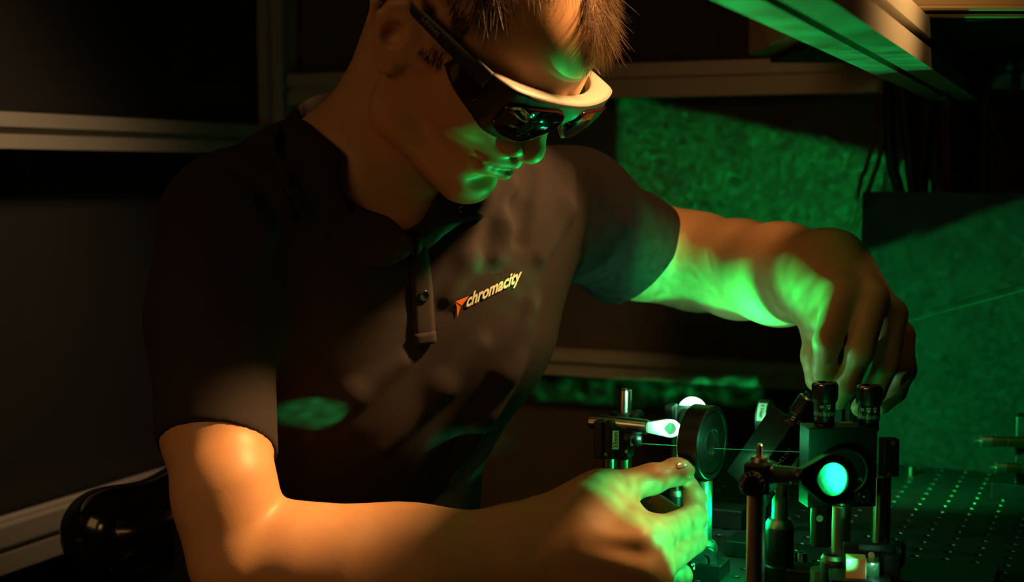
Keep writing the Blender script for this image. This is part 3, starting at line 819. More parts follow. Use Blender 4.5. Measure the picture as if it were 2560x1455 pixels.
def lathe_bm(o, axis, prof, seg=32, bm=None, cap=True):
    """prof: (radius, distance along axis)."""
    bm = bm or bmesh.new(); M = Vector(axis).to_track_quat('Z', 'Y').to_matrix().to_4x4(); M.translation = Vector(o); rows = []
    for r_, h_ in prof:
        rows.append([bm.verts.new(M @ Vector((r_ * math.cos(t), r_ * math.sin(t), h_))) for t in np.linspace(0, 2 * PI, seg, endpoint=False)] if r_ > 1e-7 else [bm.verts.new(M @ Vector((0, 0, h_)))])
    for a, b in zip(rows, rows[1:]):
        for i in range(seg):
            j = (i + 1) % seg
            if len(a) == 1 and len(b) == 1: continue
            if len(a) == 1: bm.faces.new([a[0], b[j], b[i]][::-1])
            elif len(b) == 1: bm.faces.new([a[i], a[j], b[0]])
            else: bm.faces.new([a[i], a[j], b[j], b[i]])
    if cap:
        if len(rows[0]) > 1: bm.faces.new(rows[0][::-1])
        if len(rows[-1]) > 1: bm.faces.new(rows[-1])
    return bm
def smooth_by_angle(o, deg=35):
    me = o.data; me.shade_smooth()
    bm = bmesh.new(); bm.from_mesh(me)
    for e in bm.edges:
        if len(e.link_faces) == 2 and e.calc_face_angle(0) > math.radians(deg): e.smooth = False
    bm.to_mesh(me); bm.free(); return o
def lathe(name, o, axis, prof, mt, parent=None, seg=32, cap=True):
    return smooth_by_angle(add_obj(name, lathe_bm(o, axis, prof, seg, None, cap), mt, parent))
def tube(name, pts, r_, mt, parent=None, n=24, seg=10):
    p = catmull(pts, n) if len(pts) > 2 else np.array(pts, float); bm = bmesh.new(); rows = []
    for i, q in enumerate(p):
        t = Vector(p[min(i + 1, len(p) - 1)] - p[max(i - 1, 0)]).normalized(); a = t.orthogonal().normalized() if i == 0 else (a - t * a.dot(t)).normalized(); b = t.cross(a)
        rows.append([bm.verts.new(Vector(q) + (a * math.cos(u) + b * math.sin(u)) * r_) for u in np.linspace(0, 2 * PI, seg, endpoint=False)])
    for a_, b_ in zip(rows, rows[1:]):
        for i in range(seg): bm.faces.new([a_[i], a_[(i + 1) % seg], b_[(i + 1) % seg], b_[i]])
    bm.faces.new(rows[0]); bm.faces.new(rows[-1][::-1])
    o = add_obj(name, bm, mt, parent); o.data.shade_smooth(); return o
def profile_bar(name, A, B, up, w_, h_, mt=M_ALU, parent=None, slots=1):
    """Slotted aluminium extrusion from A to B."""
    A = np.array(A, float); B = np.array(B, float); ax = (B - A) / np.linalg.norm(B - A); up = np.array(up, float); up -= ax * (up @ ax); up /= np.linalg.norm(up); sd = np.cross(up, ax)
    def side(p, q, n):      # slot pattern between corners p and q, inward normal n
        out = [p]; L = np.linalg.norm(np.subtract(q, p)); d = np.subtract(q, p) / L; sl = min(w_, h_) * .20; dp = min(w_, h_) * .22
        for i in range(slots if L > min(w_, h_) * 1.5 else 1):
            m = L * (i + .5) / (slots if L > min(w_, h_) * 1.5 else 1)
            a = np.array(p) + d * (m - sl / 2); b = np.array(p) + d * (m + sl / 2)
            out += [tuple(a), tuple(a + np.array(n) * dp), tuple(b + np.array(n) * dp), tuple(b)]
        return out
    a, b = w_ / 2, h_ / 2; poly = side((-a, -b), (a, -b), (0, 1)) + side((a, -b), (a, b), (-1, 0)) + side((a, b), (-a, b), (0, -1)) + side((-a, b), (-a, -b), (1, 0))
    bm = bmesh.new(); r1 = [bm.verts.new(A + sd * x + up * y) for x, y in poly]; r2 = [bm.verts.new(B + sd * x + up * y) for x, y in poly]
    for i in range(len(poly)): bm.faces.new([r1[i], r1[(i + 1) % len(poly)], r2[(i + 1) % len(poly)], r2[i]])
    bm.faces.new(r1); bm.faces.new(r2)
    bmesh.ops.recalc_face_normals(bm, faces=bm.faces)
    return add_obj(name, bm, mt, parent)
def flat_text(name, body, o, ux, uy, size, mt, parent=None, bold=0.0, center=True):
    me = text_mesh(name, body, size, 0, bold); ux = np.array(ux) / np.linalg.norm(ux); uy = np.array(uy) / np.linalg.norm(uy)
    xs = [v.co.x for v in me.vertices]; ys = [v.co.y for v in me.vertices]; cx = (min(xs) + max(xs)) / 2 if center else 0; cy = (min(ys) + max(ys)) / 2 if center else 0
    for v in me.vertices: v.co = Vector(np.array(o) + ux * (v.co.x - cx) + uy * (v.co.y - cy))
    ob = link(name, me, mt)
    if parent is not None: child(ob, parent)
    return ob
def ring_text(name, body, o, ux, uy, r_, size, start, step, mt, parent):
    """Letters laid round a circle; angles in degrees, reading clockwise."""
    bm = bmesh.new(); ux = np.array(ux); uy = np.array(uy)
    for i, ch in enumerate(body):
        if ch == ' ': continue
        me = text_mesh('t', ch, size, 0, size * .03); xs = [v.co.x for v in me.vertices]; cx = (min(xs) + max(xs)) / 2
        th = math.radians(start - i * step); c, s = math.cos(th - PI / 2), math.sin(th - PI / 2)
        for v in me.vertices:
            x, y = v.co.x - cx, v.co.y; X = r_ * math.cos(th) + x * c - y * s; Y = r_ * math.sin(th) + x * s + y * c
            v.co = Vector(np.array(o) + ux * X + uy * Y)
        bm.from_mesh(me); bpy.data.meshes.remove(me)
    return add_obj(name, bm, mt, parent)

# room shell
CORNER = np.array([-.365, 2.24, 0])
def wall(name, a, b, z0, z1, th, mt, out_n):
    a = np.array(a); b = np.array(b); d = (b - a) / np.linalg.norm(b - a); c = (a + b) / 2 + out_n * th / 2; c = np.array([c[0], c[1], (z0 + z1) / 2])
    return tag(add_obj(name, box_bm(c, d, out_n, Z, np.linalg.norm(b - a), th, z1 - z0), mt), kind='structure')
wall('wall_left', CORNER - E * 2.9 - W * .03, CORNER + E * .10 - W * .03, 0, 2.5, .03, M_BLACKP, -W)
wall('wall_back', CORNER + E * .03 - W * .05, CORNER + E * .03 + W * 2.4, 0, 2.5, .03, M_WALL, E)
wall('wall_right', CORNER + E * .1 + W * 2.4, CORNER - E * 2.9 + W * 2.4, 0, 2.5, .03, M_BLACKP, W)
fl = add_obj('floor', box_bm(np.array([.3, .9, -.02]), W, E, Z, 4.2, 4.2, .04), M_FLOOR); tag(fl, kind='structure')

def thing_bar(label, cat, *a, **k):
    o = profile_bar(*a, **k); tag(o, label, cat); return o
S45 = .043

rl = profile_bar('aluminium_rail', CORNER - E * 1.6 + Z * 1.281, CORNER - E * .03 + Z * 1.281, Z, S45, S45); tag(rl, 'brightest slotted aluminium rail, level across the black wall left of his shoulder', 'rail')
r2 = profile_bar('aluminium_rail', CORNER - E * 1.9 + Z * .785, CORNER - E * .03 + Z * .785, Z, S45, .056, slots=2); tag(r2, 'slotted aluminium rail low on the left wall behind the black chair', 'rail')
cp = profile_bar('aluminium_post', CORNER, CORNER + Z * 2.4, W, .045, .045); tag(cp, 'dim upright slotted post in the corner left of his head', 'post')
rb = profile_bar('aluminium_rail', CORNER + W * .03 + Z * 1.358, CORNER + W * 2.3 + Z * 1.358, Z, .045, .047); tag(rb, 'brown-lit slotted rail along the back wall behind his head', 'rail')
rc = profile_bar('aluminium_rail', CORNER + W * .03 + Z * .958, CORNER + W * 2.3 + Z * .958, Z, .045, .034); tag(rc, 'dim rail low on the back wall under his outstretched arm', 'rail')
db = profile_bar('aluminium_rail', np.array([.10, .655, 1.340]), np.array([.553, 1.785, 1.340]), Z, .056, .040); tag(db, 'overhead slotted beam with green-lit underside, slanting down from the upper right', 'beam')

# optical table: slab with a real hole in every 25 mm cell
OT = np.array([.014, 1.10, 0])
def board():
    t = tag(empty('optical_table', tuple(OT + W * .4 + np.array([0, 0, .0]))), 'dark perforated optical table carrying all the mounts', 'table')
    bm = bmesh.new(); p = .025; w0, w1, e0, e1 = -2, 34, -12, 26; R1, R2, K = .0038, .0033, 10
    ring = [(math.cos(2 * PI * i / K + PI / K), math.sin(2 * PI * i / K + PI / K)) for i in range(K)]
    sq = []
    for x, y in ring:
        m = max(abs(x), abs(y)); sq.append((x / m * p / 2, y / m * p / 2))
    bm.from_mesh(bpy.data.meshes.new('e'))
    vs_, fs, mi = [], [], []
    for i in range(w0, w1):
        for j in range(e0, e1):
            c = OT + W * (i + .5) * p + E * (j + .5) * p; b = len(vs_)
            for x, y in sq: vs_.append(tuple(c + W * x + E * y + Z * TZ))
            for x, y in ring: vs_.append(tuple(c + W * x * R1 + E * y * R1 + Z * TZ))
            for x, y in ring: vs_.append(tuple(c + W * x * R2 + E * y * R2 + Z * (TZ - .0009)))
            for x, y in ring: vs_.append(tuple(c + W * x * R2 + E * y * R2 + Z * (TZ - .010)))
            for k in range(K):
                n = (k + 1) % K
                fs += [(b + k, b + n, b + K + n, b + K + k), (b + K + k, b + K + n, b + 2 * K + n, b + 2 * K + k), (b + 2 * K + k, b + 2 * K + n, b + 3 * K + n, b + 3 * K + k)]; mi += [0, 1, 2]
            # square corners left out by the ring
            fs.append(tuple(b + 3 * K + k for k in range(K))); mi.append(2)
            for sx, sy in ((1, 1), (-1, 1), (-1, -1), (1, -1)):
                q = sorted(range(K), key=lambda k: -(sq[k][0] * sx + sq[k][1] * sy))[:2]
                vs_.append(tuple(c + W * sx * p / 2 + E * sy * p / 2 + Z * TZ)); fs.append((b + q[0], len(vs_) - 1, b + q[1])); mi.append(0)
    me = bpy.data.meshes.new('perforated_top'); me.from_pydata(vs_, [], fs)
    for m in (M_BOARD, M_RIM, M_HOLE): me.materials.append(m)
    me.polygons.foreach_set('material_index', mi); me.update(); bm.free()
    o = bpy.data.objects.new('perforated_top', me); C.objects.link(o); child(o, t)
    cw = (w0 + w1) / 2 * p; ce = (e0 + e1) / 2 * p
    box('table_slab', OT + W * cw + E * ce + Z * (TZ - .0358), ((w1 - w0) * p, (e1 - e0) * p, .050), M_BLACKM, t, bev=0)
    for a in (w0 * p + .10, w1 * p - .08):
        for b_ in (e0 * p + .08, e1 * p - .08):
            box('leg', OT + W * a + E * b_ + Z * (.84 / 2), (.07, .07, .84), M_BLACKM, t, bev=.003)
    return t
board()
# barrier standing on the table behind the optics
BL_ = np.array([.3976, 1.6157, 0])
M_BARR = mat('black_hardboard', (0.018, 0.018, 0.017), .8, bump=.9, bscale=700, vary=.5, vscale=500)
br = box('laser_barrier', BL_ + W * .32 + Z * (TZ + .155), (.64, .006, .310), M_BARR); tag(br, 'black board standing on the table behind the outstretched hand, lit green', 'barrier')

# ------------------------------------------------------------------ optics
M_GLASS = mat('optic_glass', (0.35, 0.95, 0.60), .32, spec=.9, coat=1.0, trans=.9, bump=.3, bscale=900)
M_WHITE = mat('white_target', (0.85, 0.85, 0.8), .8)
M_PEACH = mat('beam_cube_glass', (0.80, 0.52, 0.30), .12, coat=1.0, vary=.06, vscale=400)
def vert(px, py_top, py_bot, Y):
    a = P(px, py_top, Y); b = P(px, py_bot, Y); b = np.array([a[0], a[1], b[2]]); return a, b
def post(name, px, py_top, py_bot, Y, r_, mt, parent, hole=None, to=None):
    a, b = vert(px, py_top, py_bot, Y)
    if to is not None: b[2] = to
    L = a[2] - b[2]
    o = lathe(name, b, Z, [(r_ * .9, 0), (r_, .0006), (r_, L - .0010), (r_ * .88, L - .0002), (r_ * .5, L), (r_ * .42, L - .002)], mt, parent, 28)
    if hole is not None:
        h = P(px + hole[0], hole[1], Y); d = np.array([h[0] - a[0], -math.sqrt(max(1e-9, r_ ** 2 - (h[0] - a[0]) ** 2)), 0]); d /= np.linalg.norm(d)
        c = np.array([a[0], a[1], h[2]]) + d * r_
        lathe('cross_hole', c - d * .0004, d, [(.0021, 0), (.0021, .0007), (.0015, .0007), (.0015, -.001)], M_HOLE, o, 14, cap=False)
        lathe('hole_bottom', c - d * .0005, d, [(.0, .0006), (.0016, .0006)], M_HOLE, o, 14, cap=False)
    return o
def holder(px, py_collar, py_top, py_bot, Y, r_, parent, collar=True, knob=None, foot=None):
    a, b = vert(px, py_top, py_bot, Y); b[2] = min(b[2], a[2] - .01); L = a[2] - b[2]
    o = lathe('post_holder', b, Z, [(r_ * .98, 0), (r_, .0008), (r_, L - .001), (r_ * .96, L)], M_BLACK, parent, 36)
    if collar:
        c, _ = vert(px, py_collar, py_top, Y); h_ = c[2] - a[2]
        lathe('knurled_collar', a, Z, [(r_ * .97, 0), (r_ * .97, h_ * .45), (r_ * .80, h_), (.0066, h_), (.0064, h_ * .6)], M_STEELR, o, 48, cap=False)
    if foot: lathe('foot', np.array([b[0], b[1], TZ]), Z, [(foot, 0), (foot, .005), (foot * .9, .0065), (r_, .0068)], M_BLACK, parent, 40)
    return o
def bolt_head(name, c, d, r_, h_, mt, parent, text=None, tmat=None, start=200, step=24, size=None, rt=None, ux=None):
    d = np.array(d, float); d /= np.linalg.norm(d)
    o = lathe(name, c, d, [(r_, 0), (r_, h_ * .8), (r_ * .93, h_), (r_ * .42, h_), (r_ * .40, h_ * .5), (0, h_ * .5)], mt, parent, 36)
    if text:
        u = np.cross(Z, d); u /= np.linalg.norm(u); v = np.cross(d, u)
        ring_text('engraving', text, np.array(c) + d * (h_ + .0002), u, v, (rt or r_ * .68), size or r_ * .34, start, step, tmat or M_ENGR, o)
    return o
def cap_screw(name, c, d, r_, h_, mt, parent=None): return bolt_head(name, c, d, r_, h_, mt, parent)
def T(name, label, cat, loc, group=None): return tag(empty(name, tuple(loc)), label, cat, group)
CAMV = np.array([0, -1.0, 0])

# --- A: threaded black ring in its post holder, right of the near hand
FA = P(1782, 1107, 1.165)
ta = T('lens_ring_mount', 'thick black threaded ring on a steel post, touched by his right fingertips', 'optic mount', [FA[0] - .01, FA[1], TZ])
R_ = .0308; Lr = .0180; WA_ = np.array([math.cos(math.radians(33)), -math.sin(math.radians(33)), 0]); b0 = FA - WA_ * Lr
lathe('ring_barrel', b0, WA_, [(.0150, 0), (R_ * .97, 0), (R_, .0006), (R_, Lr - .0006), (R_ * .975, Lr), (.0265, Lr), (.0262, Lr - .0012), (.0252, Lr - .0012), (.0250, Lr - .0004), (.0135, Lr - .0004)], M_BLACK, ta, 72, cap=False)
lathe('adapter_plate', b0 + WA_ * (Lr - .0004), WA_, [(.0150, 0), (.0136, .0006), (.0118, .0006), (.0116, -.001)], M_BLACK, ta, 48, cap=False)
for k in range(6): lathe('thread', b0 + WA_ * (Lr - .0012 - k * .0022), WA_, [(.0116 - k * .0002, 0), (.0098 - k * .0002, -.0011), (.0116 - k * .0002, -.0022)], M_STEEL, ta, 40, cap=False)
lathe('bore', b0 + WA_ * .001, WA_, [(.0, 0), (.0150, 0)], M_HOLE, ta, 32, cap=False)
px_a = 1762
post('post', px_a, 1198, 1362, 1.165, .00635, M_STEELR, ta)
holder(px_a - 6, 1352, 1376, 1428, 1.165, .0130, ta)
q = P(1757, 1397, 1.150); bolt_head('thumbscrew', q + np.array([0, -.001, 0]), CAMV, .0118, .006, M_BLACK, ta, 'THORLABS', M_ENGR, 330, 19, .0042)
fA = P(1755, 1428, 1.165)
box('base_plate', np.array([fA[0] - .022, fA[1], TZ + .006]), (.085, .030, .012), M_BLACK, ta)
cylp = lathe('foot', np.array([fA[0], fA[1], TZ + .012]), Z, [(.0135, 0), (.0135, .004), (.0125, .0052)], M_BLACK, ta, 40)

# --- ring arm mount: rod, tapered arm and ring holding an optic
def fan_mount(c, axis_out, ring_n, r_in, r_out, arm_len, th, parent, mt, name='lens_ring'):
    """c ring centre, axis_out unit vector from ring towards the rod, ring_n ring normal."""
    a = np.array(axis_out) / np.linalg.norm(axis_out); n = np.array(ring_n) / np.linalg.norm(ring_n); b = np.cross(n, a)
    K = 40; out = []
    half = .0052; ang = math.acos(min(1, (r_out - half) / arm_len * .9)) if arm_len > r_out else PI / 3
    for i in range(K + 1):
        t = ang + (2 * PI - 2 * ang) * i / K; out.append(a * math.cos(t) * r_out + b * math.sin(t) * r_out)
    out += [a * arm_len - b * half, a * arm_len + b * half]
    inn = []
    for o_ in out:
        d = o_ / np.linalg.norm(o_); inn.append(d * r_in)
    bm = bmesh.new(); V = {}
    for s_ in (-1, 1):
        V[s_] = [bm.verts.new(Vector(c + o_ + n * s_ * th / 2)) for o_ in out]; V[s_, 'i'] = [bm.verts.new(Vector(c + o_ + n * s_ * th / 2)) for o_ in inn]
    m = len(out)
    for i in range(m):
        j = (i + 1) % m
        bm.faces.new([V[1][i], V[1][j], V[1, 'i'][j], V[1, 'i'][i]]); bm.faces.new([V[-1][j], V[-1][i], V[-1, 'i'][i], V[-1, 'i'][j]])
        bm.faces.new([V[-1][i], V[-1][j], V[1][j], V[1][i]]); bm.faces.new([V[-1, 'i'][j], V[-1, 'i'][i], V[1, 'i'][i], V[1, 'i'][j]])
    bmesh.ops.recalc_face_normals(bm, faces=bm.faces)
    o = add_obj(name, bm, mt, parent); smooth_by_angle(o, 30); return o

# --- B: left group
YB = 1.255
tb = T('mirror_mount', 'small black kinematic mount labelled 33mm, left of the glowing ring', 'optic mount', [P(1520, 1100, YB)[0], YB, TZ])
cB = P(1524, 1097, YB)
box('mount_plate', P(1509, 1093, YB), (.0085, .030, .034), M_BLACK, tb, bev=.0015)
box('mount_plate', P(1533, 1094, YB - .004), (.0075, .030, .034), M_BLACK, tb, bev=.0018)
box('mount_foot', P(1560, 1104, YB - .002), (.012, .022, .030), M_BLACK, tb, bev=.002)
for k, (x, y) in enumerate([(1512, 1052), (1514, 1135), (1566, 1128)]): cap_screw('screw', P(x, y, YB - .020), CAMV, .0016, .001, M_STEEL, tb)
lab = P(1539, 1100, YB - .0215)
box('label', lab, (.0056, .0004, .0165), M_LABEL, tb, axes=(np.array([1, 0, 0]), np.array([0, 1, 0]), Z), bev=0)
flat_text('label_text', '33mm', lab + np.array([0, -.0004, 0]), Z, np.array([-1, 0, 0]), .0058, M_INK, tb, .0001)
kb = P(1562, 1098, YB - .012)
kn = lathe('adjuster_knob', kb, np.array([.98, -.2, 0]), [(.0068, 0), (.0070, .001), (.0070, .011), (.0066, .0125), (.0052, .0150), (0, .0156)], M_BLACK, tb, 40)
flat_text('engraving', 'THOR', kb + np.array([.0055, -.0080, 0]), -Z, np.array([1, .2, 0]), .0036, M_ENGR, tb)
post('post', 1524, 1142, 1395, YB + .004, .0068, M_STEEL, tb, to=TZ)
tb2 = T('post_clamp_stand', 'tall steel post with a crossed rod carrying the glowing ring', 'post assembly', [P(1563, 1000, 1.29)[0], 1.29, TZ])
post('post', 1563, 972, 1400, 1.30, .0068, M_STEEL, tb2, to=TZ)
cl = P(1560, 1047, 1.297)
lathe('clamp_body', cl - Z * .006, Z, [(.0125, 0), (.0130, .001), (.0130, .011), (.0120, .0125), (.0066, .0125)], M_BLACK, tb2, 40)
bolt_head('clamp_screw', P(1590, 1047, 1.287), np.array([.8, -.6, 0]), .0085, .005, M_BLACK, tb2)
rodB = P(1477, 1053, 1.262); rodE = P(1622, 1068, 1.235)
dB = (rodE - rodB); LB = np.linalg.norm(dB)
lathe('cross_rod', rodB, dB, [(.004, .0004), (.0061, 0), (.0067, .0007), (.0067, LB - .002), (.0060, LB)], M_STEEL, tb2, 32)
rgc = P(1671, 1070, 1.232); nB = np.array([.35, -.93, .05]); nB /= np.linalg.norm(nB)
fo = fan_mount(rgc, rodE - rgc, nB, .0052, .0092, .0195, .0065, tb2, M_STEELR, 'ring_arm')
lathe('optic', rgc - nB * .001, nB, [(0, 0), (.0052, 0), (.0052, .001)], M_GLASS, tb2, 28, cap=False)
# --- C: second bright mount behind the ring
YC = 1.30
tc_ = T('beam_target_mount', 'small mount half hidden behind the black ring, holding a dazzling white disc', 'optic mount', [P(1695, 1100, YC)[0], YC, TZ])
box('mount_plate', P(1678, 1045, YC), (.0085, .016, .026), M_BLACK, tc_, bev=.0015)
box('mount_body', P(1716, 1050, YC + .004), (.030, .012, .026), M_BLACK, tc_, bev=.002)
for y in (1079, 1083): cap_screw('screw', P(1700 + (y - 1079), y, YC - .008), CAMV, .0016, .001, M_STEEL, tc_)
lathe('white_disc', P(1733, 1030, YC + .012), np.array([-.45, -.89, 0]), [(0, .002), (.0145, .002), (.0145, 0), (0, 0)], M_WHITE, tc_, 40, cap=False)
lathe('ring', P(1711, 1045, YC - .010), np.array([.5, -.86, 0]), [(.0060, 0), (.0088, 0), (.0092, .001), (.0092, .004), (.0060, .004), (.0060, 0)], M_STEELR, tc_, 36, cap=False)
post('post', 1693, 1085, 1235, YC, .0052, M_STEEL, tc_)
holder(1693, 1222, 1238, 1300, YC, .0075, tc_)
pC, _ = vert(1693, 1290, 1300, YC); lathe('foot', np.array([pC[0], pC[1], TZ]), Z, [(.0075, 0), (.0075, pC[2] - TZ + .01)], M_BLACK, tc_, 24)

# --- D: filter ring with a label
YD = 1.30
td = T('filter_mount', 'upright round filter holder with a pale tape label reading Filter', 'optic mount', [P(1925, 1100, YD)[0], YD, TZ])
dD = np.array([.93, -.36, 0]); cD = P(1897, 1047, YD)
lathe('filter_ring', cD, dD, [(.0120, 0), (.0178, 0), (.0182, .0006), (.0182, .0105), (.0178, .011), (.0120, .011)], M_BLACK, td, 56, cap=False)
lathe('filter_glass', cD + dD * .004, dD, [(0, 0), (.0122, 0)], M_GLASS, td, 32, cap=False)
# label wrapped on the barrel
bm = bmesh.new(); u = Z; v = np.cross(dD, Z); v /= np.linalg.norm(v)
if v[1] > 0: v = -v
rws = []
for t in np.linspace(math.radians(4), math.radians(62), 10):
    d = v * math.cos(t) + Z * math.sin(t); rws.append([tuple(cD + dD * .0015 + d * .0185), tuple(cD + dD * .0095 + d * .0185)])
child(link('label', grid_mesh('label', rws), M_LABEL), td)
me = text_mesh('label_text', 'V Filter', .0045, 0, .00008); xs = [q.co.x for q in me.vertices]; mx = (min(xs) + max(xs)) / 2; 
for q in me.vertices:
    t = math.radians(34) - (q.co.x - mx) / .0185; d = v * math.cos(t) + Z * math.sin(t); q.co = Vector(cD + dD * (.0040 + q.co.y) + d * .01872)
child(link('label_text', me, M_INK), td)
post('post', 1908, 1098, 1400, YD, .0055, M_BLACK, td, to=TZ)
for i_, (x_, y_) in enumerate([(2100, 1005), (2135, 1012)]):
    pass
# --- E: tilted vertical mirror mount
YE = 1.14
te = T('tilted_mirror_mount', 'black tilted mirror mount engraved VM1/M with a numbered micrometer knob', 'optic mount', [P(1950, 1200, YE)[0], YE, TZ])
la = P(1868, 1235, YE); ha = P(2000, 1045, YE); U = (ha - la); U /= np.linalg.norm(U)
Nn = np.array([.42, -.88, 0]); Nn -= U * (Nn @ U); Nn /= np.linalg.norm(Nn); Sd = np.cross(U, Nn)     # U along the plate, Sd across it
if Sd[0] < 0: Sd = -Sd
mid_ = P(1921, 1130, YE)
box('mirror_plate', mid_ - Sd * .006 + Nn * -.006, (.010, .022, .066), M_BLACK, te, axes=(Sd, Nn, U), bev=.0012)
box('adjuster_body', P(1952, 1120, YE - .008), (.023, .020, .040), M_BLACK, te, axes=(Sd, Nn, U), bev=.0010)
tip = P(1893, 1225, YE - .006)
box('lower_block', tip, (.020, .020, .014), M_BLACK, te, axes=(Sd, Nn, U), bev=.001)
fe = P(1952, 1120, YE - .008) + Nn * .0104 - U * .006; flat_text('engraving', 'VM1/M', fe, U + Sd * .05, np.cross(Nn, U), .0068, M_ENGR, te)
k0 = P(1976, 1072, YE - .008)
mk = lathe('micrometer_knob', k0, U, [(.0080, 0), (.0085, .001), (.0085, .0115), (.0098, .0125), (.0098, .0270), (.0092, .0282), (.0060, .0284), (.0056, .0274), (0, .0270)], M_BLACK, te, 48)
lathe('knob_rim', k0 + U * .0276, U, [(.0062, .0008), (.0090, .0012), (.0099, .0002), (.0099, -.0008)], M_STEEL, mk, 48, cap=False)
def scale(parent, c, ax, r_, z0, nums, gap, long_=.0042, z1=None, face=-.3, n=22):
    """tick lines and digits engraved round a knob"""
    ax = np.array(ax) / np.linalg.norm(ax); f = np.array([face, -1, 0]); f -= ax * (f @ ax); f /= np.linalg.norm(f); s = np.cross(ax, f); bm = bmesh.new()
    for i in range(n):
        t = math.radians(-75 + 150 * i / (n - 1)); d = f * math.cos(t) + s * math.sin(t); e = np.cross(ax, d); L_ = long_ if i % 5 == 0 else long_ * .65
        q = [c + ax * z0 + d * (r_ + .0001) - e * .00012, c + ax * z0 + d * (r_ + .0001) + e * .00012, c + ax * (z0 + L_) + d * (r_ + .0001) + e * .00012, c + ax * (z0 + L_) + d * (r_ + .0001) - e * .00012]
        bm.faces.new([bm.verts.new(Vector(x)) for x in q])
    add_obj('scale_lines', bm, M_ENGR, parent)
    for i, num in enumerate(nums):
        t0 = math.radians(gap[0] + i * gap[1]); me = text_mesh('scale_digits', num, .0042, 0, .00005); xs = [q.co.x for q in me.vertices]; cx = (min(xs) + max(xs)) / 2
        for q in me.vertices:
            # digits read along the knob axis
            t = t0 + (q.co.y - .0015) / r_ * -1; d = f * math.cos(t) + s * math.sin(t); q.co = Vector(c + ax * ((z1 or z0 + .008) + (q.co.x - cx)) + d * (r_ + .0002))
        child(link('scale_digits', me, M_ENGR), parent)
scale(mk, k0, U, .0085, .0012, ['15', '10'], (-22, 40), .0040, .0085)
k1 = P(2012, 1012, YE + .012)
lathe('adjuster_knob', k1, U, [(.0045, -.01), (.0045, .002), (.0060, .003), (.0060, .009), (.0052, .0100), (0, .0100)], M_BLACK, te, 32)
post('post', 1951, 1205, 1310, YE, .0067, M_STEELR, te, hole=(8, 1232))
holder(1949, 1296, 1316, 1400, YE, .0117, te)
pE, _ = vert(1949, 1395, 1400, YE); lathe('holder_base', np.array([pE[0], pE[1], TZ]), Z, [(.0130, 0), (.0130, .012), (.0117, .0135), (.0117, max(.014, pE[2] - TZ + .002))], M_BLACK, te, 36)
lathe('mirror', P(1975, 1150, YE + .012), np.array([.85, -.5, -.1]), [(0, 0), (.0120, 0), (.0120, .003)], M_GLASS, te, 40, cap=False)
fork = P(1990, 1425, YE); box('clamping_fork', np.array([fork[0] + .004, YE - .004, TZ + .0065]), (.075, .028, .013), M_BLACK, te, bev=.002)
cap_screw('cap_screw', P(2003, 1402, YE - .006), Z, .0050, .007, M_STEEL, te)
# --- F: near post with right-angle clamp, rod and lens ring
YF = 0.965
tf = T('lens_ring_stand', 'nearest steel post with a hex-bolt clamp holding a green-lit lens ring', 'post assembly', [P(1892, 1300, YF)[0], YF, TZ])
post('post', 1892, 1190, 1455, YF, .0064, M_STEELR, tf, to=TZ)
pt = P(1899, 1172, YF); lathe('post_tip', pt - Z * .003, Z, [(.0062, 0), (.0062, .0105), (.0055, .0115), (.0028, .0115)], M_STEELR, tf, 32)
prof = []
for k in range(13): prof += [(.0027, .0110 + k * .0007), (.0022, .01135 + k * .0007)]
lathe('threaded_stud', pt - Z * .003, Z, prof + [(.0015, .0205)], M_STEEL, tf, 20)
cF = P(1890, 1200, YF)
box('clamp_body', P(1898, 1192, YF), (.0185, .0185, .0215), M_BLACK, tf, axes=(np.array([.93, -.37, 0]), np.array([.37, .93, 0]), Z), bev=.0022)
box('clamp_ear', P(1910, 1190, YF + .008), (.016, .014, .020), M_BLACK, tf, axes=(np.array([.93, -.37, 0]), np.array([.37, .93, 0]), Z), bev=.002)
bolt_head('hex_thumbscrew', P(1880, 1208, YF - .0105), np.array([-.15, -.98, .05]), .0087, .0045, M_BLACK, tf, 'THORLABS', M_ENGR, 205, 26, .0034)
r0 = P(1926, 1186, YF - .001); r1 = P(1999, 1190, YF - .006); dF = r1 - r0; LF = np.linalg.norm(dF)
lathe('cross_rod', r0, dF, [(.005, 0), (.0063, .0006), (.0063, LF * .70), (.0060, LF * .72), (.0060, LF * .86), (.0055, LF * .87), (.0057, LF)], M_STEEL, tf, 36)
hq = P(1953, 1196, YF - .0075); lathe('rod_hole', hq, np.array([0, -1, -.15]), [(0, .0008), (.0023, .0008), (.0023, 0)], M_HOLE, tf, 16, cap=False)
RC = P(2078, 1197, YF + .004); nF = np.array([.18, -.97, .12]); nF /= np.linalg.norm(nF)
aF = P(1999, 1190, YF) - RC; aF -= nF * (aF @ nF)
fan_mount(RC, aF, nF, .0126, .0172, np.linalg.norm(aF), .0095, tf, M_BLACK)
lathe('retaining_ring', RC, nF, [(.0128, .0035), (.0122, .0042), (.0112, .0035), (.0112, .001)], M_BLACK, tf, 48, cap=False)
lathe('lens', RC - nF * .003, nF, [(.0128, 0), (.009, .0018), (.005, .0028), (0, .0032)], M_GLASS, tf, 48, cap=False)
